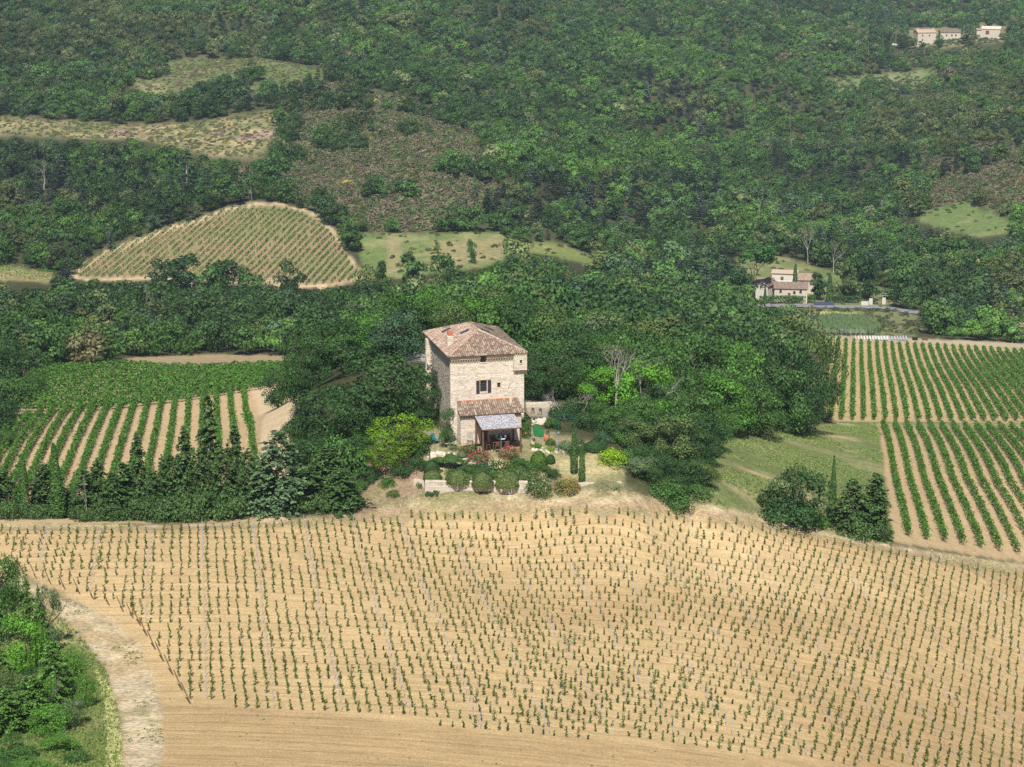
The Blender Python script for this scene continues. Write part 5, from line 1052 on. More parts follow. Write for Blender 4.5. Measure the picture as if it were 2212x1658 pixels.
# roof: deck, tiles, hips
RX0, RX1, RY0, RY1 = -.35, 10.05, -.6, 15.4; ZE = 11.0; xm = 4.85; r0 = (xm, 5.0, ZE + 2.1); r1 = (xm, 9.9, ZE + 2.1)
cFL, cFR, cBR, cBL = (RX0, RY0, ZE), (RX1, RY0, ZE), (RX1, RY1, ZE), (RX0, RY1, ZE)
dk = MB(); lo_ = [(x, y, ZE - .09) for x, y, _ in (cFL, cFR, cBR, cBL)]
dk.add([cFL, cFR, cBR, cBL, r0, r1] + lo_, [(0, 1, 4), (1, 2, 5, 4), (2, 3, 5), (3, 0, 4, 5), (0, 6, 7, 1), (1, 7, 8, 2), (2, 8, 9, 3), (3, 9, 6, 0), (6, 9, 8, 7)]); rf = dk.build('roof', M['deck'], tw)
def tile_geo(L=.46, w0=.25, w1=.20, hgt=.085, k=5):
    v = []; f = []
    for (y, w_) in ((0, w0), (L, w1)):
        for i in range(k + 1): a = math.pi * i / k; v.append((-math.cos(a) * w_ / 2, y, math.sin(a) * hgt + (.02 if y == 0 else 0)))
    n_ = k + 1
    for i in range(k): f.append((i, i + 1, n_ + i + 1, n_ + i))
    v.append((0, 0, -.01)); c = len(v) - 1
    for i in range(k): f.append((i + 1, i, c))
    return v, f
TG = tile_geo(); TM = {}
def lay_tiles(parent, A_, B_, C_, D_, m, cap=0, pitch=.28, expo=.38, seed=0, restname='tiles', off=.02, skip=None):
    """canal tiles from eave A-B up to C-D (C above B, D above A)"""
    A_, B_, C_, D_ = (np.array(q, float) for q in (A_, B_, C_, D_)); r_ = np.random.default_rng(seed); ex = (B_ - A_); W_ = np.linalg.norm(ex); ex /= W_
    nn = np.cross(ex, (C_ + D_) / 2 - A_); nn /= np.linalg.norm(nn); up = np.cross(nn, ex); H_ = (D_ - A_) @ up; poly = [(0, 0), (W_, 0), ((C_ - A_) @ ex, (C_ - A_) @ up), ((D_ - A_) @ ex, H_)]
    mb = MB(); n_ = 0
    for i in range(int(W_ / pitch)):
        x = (i + .5) * pitch * (W_ / pitch) / int(W_ / pitch)
        for j in range(int(H_ / expo) + 1):
            y = j * expo - .08
            if not in_poly(np.array([x]), np.array([max(y + .12, .05)]), poly)[0]: continue
            if skip and skip(A_ + ex * x + up * y): continue
            rr = r_.normal(0, .025); e2 = ex * math.cos(rr) + up * math.sin(rr); u2 = np.cross(nn, e2); c = A_ + ex * (x + r_.normal(0, .008)) + up * y + nn * (off + j * .0 + r_.uniform(0, .012)); tl = up * .0
            mt = Matrix(((e2[0], u2[0], nn[0], c[0]), (e2[1], u2[1], nn[1], c[1]), (e2[2], u2[2], nn[2], c[2]), (0, 0, 0, 1)))
            if n_ < cap:
                if m.name not in TM: TM[m.name] = MB().add(*TG, tone=0).mesh('tile', m, True)
                o = link('tile', TM[m.name], parent); o.matrix_local = mt; o.pass_index = 1
            else: mb.add([tuple(mt @ Vector(p)) for p in TG[0]], TG[1])
            n_ += 1
    if mb.v: tag(mb.build(restname, m, parent, True), kind='stuff')
    return n_
nt_ = lay_tiles(rf, cFL, cFR, r0, r0, TILE, cap=300, seed=1); print('front tiles', nt_, 'stones', ns)
lay_tiles(rf, cBL, cFL, r0, r1, TILE2, seed=2, restname='left_slope_tiles'); lay_tiles(rf, cFR, cBR, r1, r0, TILE, seed=3, restname='right_slope_tiles'); lay_tiles(rf, cBR, cBL, r1, r1, TILE, seed=4, restname='back_slope_tiles')
hp = MB()
for a, b in ((cFL, r0), (cFR, r0), (cBL, r1), (cBR, r1), (r0, r1)):
    a, b = np.array(a), np.array(b); L = np.linalg.norm(b - a); k = int(L / .4)
    for i in range(k): hp.tube(a + (b - a) * i / k + (0, 0, .05), a + (b - a) * (i + 1.12) / k + (0, 0, .07), .15, .12, 7)
hp.build('ridge_tiles', TILE2, rf); 
nl = np.cross(np.array(cFL) - np.array(cBL), np.array(r0) - np.array(cFL)); nl /= np.linalg.norm(nl); nr = np.cross(np.array(cBR) - np.array(cFR), np.array(r1) - np.array(cBR)); nr /= np.linalg.norm(nr)
def skylight(p1, p2, n_, org, wd):
    a = roof_hit(*za(*p1), n_, n_ @ org); b = roof_hit(*za(*p2), n_, n_ @ org); c = (a + b) / 2; upv = np.cross(n_, Y3); upv = upv if upv[2] > 0 else -upv; L = 1.25; h0 = .10
    def bx_(u0, u1, w0, w1, n0, n1, nm, m, par):
        P_ = [c + upv * uu + Y3 * ww + n_ * nn for nn in (n0, n1) for uu, ww in ((u0, w0), (u1, w0), (u1, w1), (u0, w1))]; return MB().hexa(P_).build(nm, m, par)
    s = bx_(-L / 2, L / 2, -wd / 2, wd / 2, 0, h0 + .06, 'skylight', M['iron'], rf); bx_(-L / 2 + .1, L / 2 - .1, -wd / 2 + .09, wd / 2 - .09, h0 + .062, h0 + .075, 'pane', M['glass'], s)
skylight((530, 350), (660, 275), nl, np.array(cFL), .8); skylight((800, 375), (970, 290), nl, np.array(cFL), .85); skylight((1100, 280), (1270, 355), nr, np.array(cFR), .85); skylight((1195, 262), (1325, 325), nr, np.array(cFR), .85)
ch_ = roof_hit(*za(650, 530), nl, nl @ np.array(cFL)); cx, cy, cz0 = ch_
chm = MB().box(cx - .36, cx + .36, cy - .36, cy + .36, cz0 - .5, cz0 + 1.25).build('chimney', M['mortar'], tw)
for O_, X_, w_ in ((np.array([cx - .36, cy - .362, cz0 - .3]), X3, .72), (np.array([cx - .362, cy + .36, cz0 - .3]), -Y3, .72), (np.array([cx + .362, cy - .36, cz0 - .3]), Y3, .72)): stone_face(chm, O_, X_, ZU, w_, 1.5, [], STONE, seed=14, width=(.3, .5), course=(.2, .3), restname='chimney_stones')
pt = MB(); cz1 = cz0 + 1.25
for a in ((-.28, .28, -.28, -.2), (-.28, .28, .2, .28), (-.28, -.2, -.2, .2), (.2, .28, -.2, .2)): pt.box(cx + a[0], cx + a[1], cy + a[2], cy + a[3], cz1 + .003, cz1 + .62)
pt.build('chimney_pot', M['brick'], chm)
# lean-to in front
LT = MB(); LT.box(.85, 8.8, -2.25, -.07, B, 3.35); LT.add([(.85, -2.25, 3.35), (.85, -.07, 3.35), (.85, -.07, 4.75), (8.8, -2.25, 3.35), (8.8, -.07, 3.35), (8.8, -.07, 4.75)], [(0, 1, 2), (3, 5, 4), (0, 2, 5, 3)])
lt = LT.build('lean_to', M['lime'], tw)
stone_face(lt, np.array([.85, -2.252, 0]), X3, ZU, 7.95, 3.3, [(2.6, 3.5, 0, 2.1)], STONE, seed=20, restname='lean_to_stones'); stone_face(lt, np.array([.848, -.1, 0]), -Y3, ZU, 2.15, 3.3, [], STONE, seed=21, restname='lean_to_stones')
MB().box(3.5, 4.3, -2.31, -2.256, 0, 2.1).build('door', M['wood'], lt)
MB().hexa([(.65, -2.65, 3.62), (9.1, -2.65, 3.62), (8.9, -.06, 4.86), (.85, -.06, 4.86), (.65, -2.65, 3.70), (9.1, -2.65, 3.70), (8.9, -.06, 4.94), (.85, -.06, 4.94)]).build('lean_to_roof', M['deck'], tw)
lay_tiles(tw, (.6, -2.7, 3.72), (9.15, -2.7, 3.72), (8.75, -.08, 4.95), (.85, -.08, 4.95), TILE, seed=22, restname='lean_to_tiles', off=.03)
MB().box(7.55, 7.85, -.95, -.6, 4.4, 5.15).build('vent_pipe', M['cream'], tw)
MB().box(.8, 8.8, -.14, -.062, 4.98, 5.10).build('flashing', M['terracotta'], tw)
for i in range(12): link('corbel', cme, lt, (1.05 + i * .34, -2.25, 3.60)).scale = (1, .9, .8)

def TL(x, y, z_=0):  # tower frame to world
    q = TO + xd * x + yd * y; q[2] = TO[2] + z_; return q
# ------------------------------------------------------------------ pergola and what stands under it
gz = TO[2]; pg = thing('pergola', 'brown wooden pergola with white leaf strewn canopy against the lean-to', 'pergola', tuple(TL(2.6, -6.6, -.1)), PHI)
def post(x, y, h): return MB().box(x - .11, x + .11, y - .11, y + .11, -.4, h).build('post', M['wood'], pg)
for x in (.1, 5.0): post(x, 0, 2.75); post(x, 3.8, 3.4)
MB().box(0, 5.1, -.12, .12, 2.76, 2.95).build('beam', M['wood'], pg); MB().box(0, 5.1, 3.7, 3.9, 3.41, 3.55).build('beam', M['wood'], pg)
for x in (.04, 2.5, 5.0): MB().hexa([(x - .06, .13, 2.70), (x + .06, .13, 2.70), (x + .06, 3.69, 3.42), (x - .06, 3.69, 3.42), (x - .06, .13, 2.86), (x + .06, .13, 2.86), (x + .06, 3.69, 3.58), (x - .06, 3.69, 3.58)]).build('rafter', M['wood'], pg)
cm = bpy.data.materials.new('leaf strewn white canopy'); cm.use_nodes = True; t_ = cm.node_tree; b_ = t_.nodes['Principled BSDF']; b_.inputs['Roughness'].default_value = .7
vo = t_.nodes.new('ShaderNodeTexNoise'); vo.inputs['Scale'].default_value = 5.5; vo.inputs['Detail'].default_value = 6; vo.inputs['Roughness'].default_value = .7; tcx = t_.nodes.new('ShaderNodeTexCoord'); t_.links.new(tcx.outputs['Object'], vo.inputs['Vector'])
rp = t_.nodes.new('ShaderNodeValToRGB'); rp.color_ramp.elements[0].position = .47; rp.color_ramp.elements[0].color = (.16, .15, .20, 1); rp.color_ramp.elements[1].position = .54; rp.color_ramp.elements[1].color = (.50, .50, .50, 1)
t_.links.new(vo.outputs[0], rp.inputs[0]); t_.links.new(rp.outputs[0], b_.inputs['Base Color'])
cv = MB(); nx = 34
for i in range(nx):
    xa, xb = -.05 + i * 5.2 / nx, -.05 + (i + 1) * 5.2 / nx; za_, zb2 = (.03 if i % 2 else 0), (.0 if i % 2 else .03)
    cv.add([(xa, -.25, 2.93 + za_), (xb, -.25, 2.93 + zb2), (xb, 3.95, 3.66 + zb2), (xa, 3.95, 3.66 + za_)], [(0, 1, 2, 3)])
cv.build('canopy', cm, pg); MB().box(-.05, 5.15, -.28, -.255, 2.80, 2.96).build('fascia', M['wood'], pg)
def at_ground(u, v): return cast1(u, v)
tb = thing('garden_table', 'long brown wooden table under the pergola', 'table', tuple(TL(5.3, -5.2, 0)), PHI)
MB().box(-1.1, 1.1, -.45, .45, .72, .77).build('tabletop', M['wood'], tb)
for x in (-1, 1):
    for y in (-.38, .38): MB().box(x - .04, x + .04, y - .04, y + .04, -.1, .715).build('leg', M['wood'], tb)
def chair(x, y, rz, lab):
    c = thing('garden_chair', lab, 'chair', tuple(TL(x, y, 0)), PHI + rz, 'wooden chairs at the garden table')
    MB().box(-.24, .24, -.24, .24, .42, .46).build('seat', M['wood'], c); bk = MB()
    for i in range(4): bk.box(-.22 + i * .12, -.14 + i * .12, .2, .24, .47, .95)
    bk.box(-.23, .23, .198, .242, .951, 1.0); bk.build('backrest', M['wood'], c)
    for a in (-.2, .2):
        for b in (-.2, .2): MB().box(a - .025, a + .025, b - .025, b + .025, -.1, .415).build('leg', M['wood'], c)
chair(4.7, -6.0, PI if False else math.pi, 'left wooden chair in front of the garden table'); chair(5.9, -6.0, math.pi, 'right wooden chair in front of the garden table'); chair(3.7, -5.2, math.pi / 2, 'wooden chair at the left end of the garden table')
bench = thing('garden_bench', 'wooden bench with cushions against the lean-to wall', 'bench', tuple(TL(5.8, -3.1, 0)), PHI)
MB().box(-1.3, 1.3, -.3, .3, .4, .46).build('seat', M['wood'], bench); MB().box(-1.3, 1.3, .26, .3, .47, .95).build('backrest', M['wood'], bench)
for x in (-1.2, 1.2): MB().box(x - .05, x + .05, -.25, .25, -.1, .395).build('leg', M['wood'], bench)
bq = thing('barbecue', 'black barbecue grill left of the pergola post', 'barbecue', tuple(TL(2.1, -6.2, 0)), PHI)
MB().box(-.35, .35, -.2, .2, .62, .86).build('firebox', M['black'], bq)
for x in (-.3, .3):
    for y in (-.16, .16): MB().box(x - .02, x + .02, y - .02, y + .02, -.1, .615).build('leg', M['black'], bq)
def lamp(p, h, arms, lab):
    l = thing('lamp_post', lab, 'lamp', tuple(p)); MB().lathe([(.16, -.1), (.16, .1), (.07, .2), (.05, h * .6), (.04, h)], k=8).build('pole', M['steel'], l)
    for i in range(arms):
        x = (i - (arms - 1) / 2) * .55; zz = h - .05 if arms > 1 else h
        if arms > 1 and x: MB().tube((0, 0, h - .25), (x, 0, h - .2), .025, .02, 5).build('arm', M['steel'], l)
        ln = MB().lathe([(.06, 0), (.13, .06), (.16, .28), (.17, .30), (.03, .44)], (x, 0, zz), 8).build('lantern', M['steel'], l); MB().lathe([(.125, .10), (.145, .24)], (x, 0, zz), 7).build('pane', M['white'], ln)
lamp(at_ground(*zb_(1090, 745)), 2.0, 3, 'grey lamp post with three lanterns in front of the pergola'); lamp(at_ground(*zb_(1800, 722)), 2.1, 1, 'single lantern lamp post left of the cypress pair')
tr = thing('stone_table', 'flat stone slab table left of the lean-to', 'table', tuple(at_ground(*zb_(465, 680))), .1)
MB().box(-.75, .75, -.45, .45, .55, .68).build('slab', M['grey'], tr); MB().box(-.4, .4, -.25, .25, -.1, .545).build('base', M['lime'], tr)
fo = thing('wall_fountain', 'small round topped stone wall fountain on the lean-to', 'fountain', tuple(TL(1.95, -2.7, 0)), PHI)
MB().lathe([(.3, -.1), (.3, .45), (.38, .5), (.38, .6)], k=12).build('basin', M['grey'], fo); MB().box(-.3, .3, .18, .32, -.1, 1.2).add([(.3 * math.cos(a), .18, 1.2 + .3 * math.sin(a)) for a in np.linspace(0, math.pi, 9)] + [(.3 * math.cos(a), .32, 1.2 + .3 * math.sin(a)) for a in np.linspace(0, math.pi, 9)], [tuple(range(9)), tuple(range(17, 8, -1))] + [(i, i + 9, i + 10, i + 1) for i in range(8)]).build('back', M['grey'], fo)
def pot(p, r, h, m, lab, name='flower_pot', plant=None):
    q = thing(name, lab, 'pot', tuple(p)); MB().lathe([(r * .6, -.05), (r * .95, h * .45), (r, h * .75), (r * .75, h * .92), (r * .85, h)], k=12).build('body', M[m], q)
    if plant: f = link('plant', BUSHM[0], q, (0, 0, h * 1.0)); slot(f, LM[plant]); f.scale = (r * 1.3, r * 1.3, r * 1.4)
pot(at_ground(*zb_(1655, 612)), .40, 1.15, 'terracotta', 'big terracotta jar on the gravel right of the pergola', 'terracotta_jar', 'grey green')
pot(at_ground(*zb_(1490, 655)), .30, .6, 'white', 'white stone urn right of the pergola', 'stone_urn', 'rusty brown'); pot(at_ground(*zb_(1455, 700)), .2, .4, 'terracotta', 'small red pot beside the pergola corner', plant='fresh green')
pot(at_ground(*zb_(1480, 262)), .28, .5, 'terracotta', 'flower pot on the shaded lane beside the tower', plant='rusty brown'); pot(at_ground(*zb_(1572, 280)), .3, .6, 'grey', 'grey stone pot on the shaded lane beside the tower', plant='rusty brown')
# green mat, gazebo frame, lounger, posts
gp = cast(*zip(*[zb_(*q) for q in [(1490,420),(1520,405),(1560,430),(1600,470),(1650,530),(1640,548),(1560,556),(1510,545),(1482,480)]])); cmid = gp.mean(0)
gm = MB().add([(p[0] - cmid[0], p[1] - cmid[1], p[2] - cmid[2] + .12) for p in gp] + [(p[0] - cmid[0], p[1] - cmid[1], p[2] - cmid[2] - .2) for p in gp], [tuple(range(9))] + [(i, i + 9, (i + 1) % 9 + 9, (i + 1) % 9) for i in range(9)])
o = gm.build('green_mat', M['green_mat']); o.location = tuple(cmid); tag(o, 'bright green artificial turf mat right of the lean-to', 'mat')
gf = thing('gazebo_frame', 'dark green metal gazebo frame under the dead branches', 'gazebo', tuple(at_ground(*zb_(1880, 500))), .2)
for x in (-1.1, 1.1):
    for y in (-1, 1): MB().tube((x, y, -.1), (x, y, 2.1), .04, .04, 5).build('leg', mat('green metal', (.01, .10, .07), .5), gf)
gtop = MB()
for x in np.linspace(-1.1, 1.1, 5): gtop.tube((x, -1, 2.12), (x, 1, 2.12), .03, .03, 5)
for y in (-1, 1): gtop.tube((-1.1, y, 2.16), (1.1, y, 2.16), .03, .03, 5)
gtop.build('roof_bars', mat('green metal bars', (.01, .10, .07), .5), gf)
sl_ = thing('sun_lounger', 'teal covered garden lounger in the shade left of the house', 'lounger', tuple(at_ground(*zb_(268, 610))), .5)
MB().hexa([(-.3, -.9, .3), (.3, -.9, .3), (.3, .2, .3), (-.3, .2, .3), (-.3, -.9, .36), (.3, -.9, .36), (.3, .2, .36), (-.3, .2, .36)]).build('seat', M['blue_cloth'], sl_); MB().hexa([(-.3, .21, .3), (.3, .21, .3), (.3, .8, .85), (-.3, .8, .85), (-.3, .21, .36), (.3, .21, .36), (.3, .76, .91), (-.3, .76, .91)]).build('backrest', M['blue_cloth'], sl_)
for x in (-.27, .27):
    for y in (-.8, .1): MB().box(x - .02, x + .02, y - .02, y + .02, -.1, .295).build('leg', M['steel'], sl_)
tag(MB().box(-.04, .04, -.04, .04, -.3, 1.5).build('garden_post', M['iron']), 'dark thin post at the left edge of the garden', 'post').location = tuple(at_ground(*zb_(205, 842)))
# retaining wall and low wall, stones one by one
def free_wall(p0, p1, h, nm, lab, cap, seed, thick=.45, ext=1.0):
    d = p1 - p0; d[2] = 0; L = np.linalg.norm(d); d /= L; ang = math.atan2(d[1], d[0]); w_ = thing(nm, lab, 'wall', tuple(p0), ang)
    b = MB().box(0, L, 0, thick, -ext, h).build('wall', M['mortar'], w_); stone_face(b, np.array([0, -.002, -.3]), X3, ZU, L, h + .3, [], WALLSTONE, cap=cap, seed=seed, course=(.10, .2), width=(.22, .6), depth=.05)
    stone_face(b, np.array([0, 0, h + .001]), X3, np.array([0, 1., 0]), L, thick, [], WALLSTONE, seed=seed + 1, course=(.15, .22), width=(.3, .6), depth=.05, restname='cap_stones')
    return w_
p0, p1 = at_ground(*zb_(150, 1240)), at_ground(*zb_(1420, 1232)); free_wall(p0, p1, 1.45, 'retaining_wall', 'dry stone retaining wall below the garden', 300, 31)
p0, p1 = at_ground(1248, 1052), at_ground(1343, 1044); free_wall(p0, p1, .4, 'low_wall', 'low dry stone wall along the lawn edge', 110, 33)
p0, p1 = at_ground(*zb_(1400, 185)), at_ground(*zb_(1720, 200)); free_wall(p0, p1, .55, 'lane_wall', 'old stone wall along the lane right of the tower', 60, 35)
p0, p1 = at_ground(*zb_(5, 1150)), at_ground(*zb_(140, 1170)); free_wall(p0, p1, .7, 'broken_wall', 'broken dark wall end in the shade left of the retaining wall', 40, 37)
# ------------------------------------------------------------------ garden plants
def bush_at(kind, p, w_px, h, tone, label, **k):
    u, v, z_ = project(p); return tree(kind, tuple(p - np.array([0, 0, .05])), h, w_px / F * z_, tone, label, cat=k.pop('cat', 'shrub'), **k)
wallz = at_ground(*zb_(700, 1240))
for n_, (x, yb, w_, h) in enumerate([(240, 1060, 41, 1.3), (555, 1110, 57, 1.9), (862, 1150, 54, 2.1), (1160, 1150, 60, 2.2)]):
    p = at_ground(*zb_(x, yb + 50)); bush_at('dome', p + np.array([0, -.1, .25]), w_, h, 'rosemary', f'rounded olive rosemary cushion hanging over the retaining wall, {ordn(n_)} from the left', group='rosemary cushions on the retaining wall', m=LM['rosemary'])
def flowers(parent_label, p, w_, h, cols, n_, name='flowering_shrub', base='mid green', cat='shrub', size=.085, frac=1.0):
    r = tree('bush', tuple(p - np.array([0, 0, .05])), h, w_, base, parent_label, cat=cat, name=name, pi=1, m=LM[base]); r_ = np.random.default_rng(int(abs(p[0] * 100)) + 5)
    d = r_.normal(0, 1, (n_, 3)); d[:, 2] = np.abs(d[:, 2]); d[:, 1] -= .4; d /= np.linalg.norm(d, axis=1)[:, None]; P_ = d * np.array([w_ / 2, w_ / 2, h * .85]) * r_.uniform(.95, 1.15, (n_, 1)) + np.array([0, 0, h * .15])
    c = np.array(cols)[r_.integers(0, len(cols), n_)] * r_.uniform(.8, 1.2, (n_, 1)); o = link('blossom', quads_mesh('blossom', leaf_quads(P_, d, size, r_, .4), c, FLM), r); o['kind'] = 'stuff'; return r
FLM = leaf_mat('petals', (1, 1, 1), transl=.2)
gpt = lambda x, y: at_ground(*zb_(x, y))
PINK = [(.62, .05, .13), (.70, .10, .20), (.66, .16, .18)]
flowers('pink rose bush spreading left of the pergola front', gpt(700, 760), 2.6, 1.5, PINK, 260); flowers('large magenta rose bush in front of the pergola', gpt(830, 850), 3.1, 1.3, PINK, 700)
flowers('pink rose bush before the right pergola post', gpt(1195, 800), 2.7, 1.35, PINK + [(.8, .3, .25)], 520); flowers('yellow and cream rose bush in the middle of the garden', gpt(1040, 930), 2.0, 1.25, [(.85, .70, .38), (.9, .82, .6), (.85, .6, .25)], 150)
flowers('small orange rose bush right of the cream roses', gpt(1160, 930), 1.4, .8, [(.8, .25, .15), (.8, .4, .3)], 60); flowers('cream roses behind the clipped cloud tree', gpt(640, 890), 1.2, .8, [(.85, .7, .4), (.9, .8, .7)], 40); flowers('yellow rose at the foot of the cloud tree', gpt(335, 985), .8, .6, [(.85, .75, .25), (.9, .85, .5)], 30)
flowers('white flowering viburnum at the right end of the retaining wall', gpt(1580, 1270), 3.3, 2.5, [(.60, .52, .40), (.55, .50, .33)], 420, base='olive green'); flowers('golden bronze shrub right of the white viburnum', gpt(1905, 1235), 3.1, 1.9, [(.36, .22, .07), (.42, .28, .10)], 1000, base='olive green')
flowers('ivy and roses climbing the right corner of the lean-to', gpt(1385, 560), 1.7, 3.4, [(.75, .55, .2), (.8, .3, .25)], 50, name='climbing_rose', base='mid green'); flowers('mauve flowering shrub behind the cypress pair', gpt(2070, 640), 1.2, 1.1, [(.5, .15, .4)], 60)
for n_, (x, y, w_, h, tn, lb) in enumerate([(1555,900,40,2.0,'mid green','big clipped round box shrub right of the roses'),(1700,870,24,1.1,'dark green','low clipped box beside the round one'),(230,990,38,1.6,'dark green','dark clipped bush at the left end of the garden'),(610,790,24,.7,'grey green','grey lavender cushion beside the pink roses')]):
    bush_at('dome', gpt(x, y), w_, h, tn, lb, m=LM['hedge'] if tn == 'mid green' else LM[tn])
cl = thing('cloud_tree', 'clipped cloud pruned tree with flat green pads in the left garden', 'tree', tuple(gpt(440, 950)))
for i, (x, z_, w_, h) in enumerate([(.35, 1.05, 1.5, .75), (-1.0, .95, .75, .6), (.2, 1.6, .9, .4), (1.35, 1.0, .6, .5)]):
    o = link('pad', DOME, cl, (x, 0, z_)); slot(o, LM['mid green']); o.scale = (w_ * .75, w_ * .6, h)
    MB().tube((x * .3, 0, -.1), (x * .8, 0, z_ + .15), .07, .04, 5).build('stem', M['bark'], cl)
for n_, (x, y, w_, h, tn, lb) in enumerate([(1350,900,46,1.0,'mid green','green shrub left of the clipped round box'),(1440,1060,62,1.5,'olive green','olive shrub above the wall behind the viburnum'),(700,990,40,.8,'mid green','low plant in the middle of the rose bed'),(830,1000,44,.8,'mid green','low green plant left of the cream roses'),(900,960,34,.7,'blue green','blue green plant among the roses'),(480,1010,44,.7,'mid green','low plant under the cloud tree'),
    (1540,690,30,.8,'fresh green','fresh green plant behind the white urn'),(1700,650,30,1.0,'mid green','green shrub right of the terracotta jar'),(1900,720,70,1.4,'grey green','grey olive shrub beside the single lantern'),(1690,720,34,.7,'yellow green','yellow variegated shrub on the rockery'),(1250,1010,54,.9,'mid green','low shrub above the wall in the middle right'),(500,705,30,.6,'grey green','small grey olive in the dry bed left'),(590,560,26,2.6,'mid green','climber on the left part of the lean-to wall'),
    (700,560,20,2.2,'grey green','thin grey climber beside the pergola'),(1500,1200,60,1.4,'dark green','dark shrub at the foot of the wall right'),(200,1280,26,.7,'blue green','small blue green shrub at the left wall foot'),(2010,760,60,1.3,'dark green','dark planting behind the cypress pair'),
    (1290,900,50,1.1,'mid green','leafy shrub below the right pink roses'),(1000,1040,40,.7,'mid green','low bed plant above the middle of the wall'),(760,940,36,.7,'dark green','dark low plant left of the cream roses'),(1320,1060,56,1.6,'olive green','olive hedge shrub between last cushion and viburnum'),(1400,1130,60,1.8,'olive green','drooping shrub over the wall left of the viburnum'),
    (290,900,44,1.2,'mid green','green shrub left of the cloud tree'),(170,960,36,1.3,'dark green','dark shrub by the garden post'),(600,960,40,.8,'blue green','blue green bed plant under the magenta roses'),(1480,980,56,1.5,'mid green','green shrub above the viburnum'),(1720,1060,50,1.4,'dark green','dark shrub between viburnum and golden shrub'),(1620,960,40,1.0,'mid green','shrub below the big clipped box')]):
    bush_at('bush', gpt(x, y), w_ * .82, h, tn, lb, pi=n_, group='garden shrubs in front of the tower house')
tuft_field('garden_plants', 'low mixed flowers and herbs in the garden beds', world_poly([zb_(*q) for q in [(560,900),(1400,860),(1440,1050),(1000,1090),(560,1050)]], 8), 900, .10, .30, 'mid green', 51)
tuft_field('rockery', 'white rocks and gravel of the rockery', world_poly([zb_(*q) for q in [(1500,720),(1760,690),(1900,700),(1880,740),(1700,760),(1500,745)]], 8), 260, .10, .14, 'rock', 52) if False else None
rk = MB(); rr_ = np.random.default_rng(8); RU = [((1480,1900,690,750), 90), ((1470,1640,320,400), 60), ((560,960,830,900), 50), ((180,520,740,800), 60)]
for (x0, x1, y0, y1), k in RU:
    cc = cast(*zip(*[zb_(rr_.uniform(x0, x1), rr_.uniform(y0, y1)) for _ in range(k)]))
    for p in cc: s2 = rr_.uniform(.08, .22); rk.hexa([(p[0] + sx * s2 * rr_.uniform(.6, 1.1), p[1] + sy * s2 * rr_.uniform(.6, 1.1), p[2] + zz) for zz in (-.1, s2 * .7) for sx, sy in ((-1, -1), (1, -1), (1, 1), (-1, 1))])
tag(rk.build('rockery_stones', STONE), 'pale rocks edging the garden beds', kind='stuff')

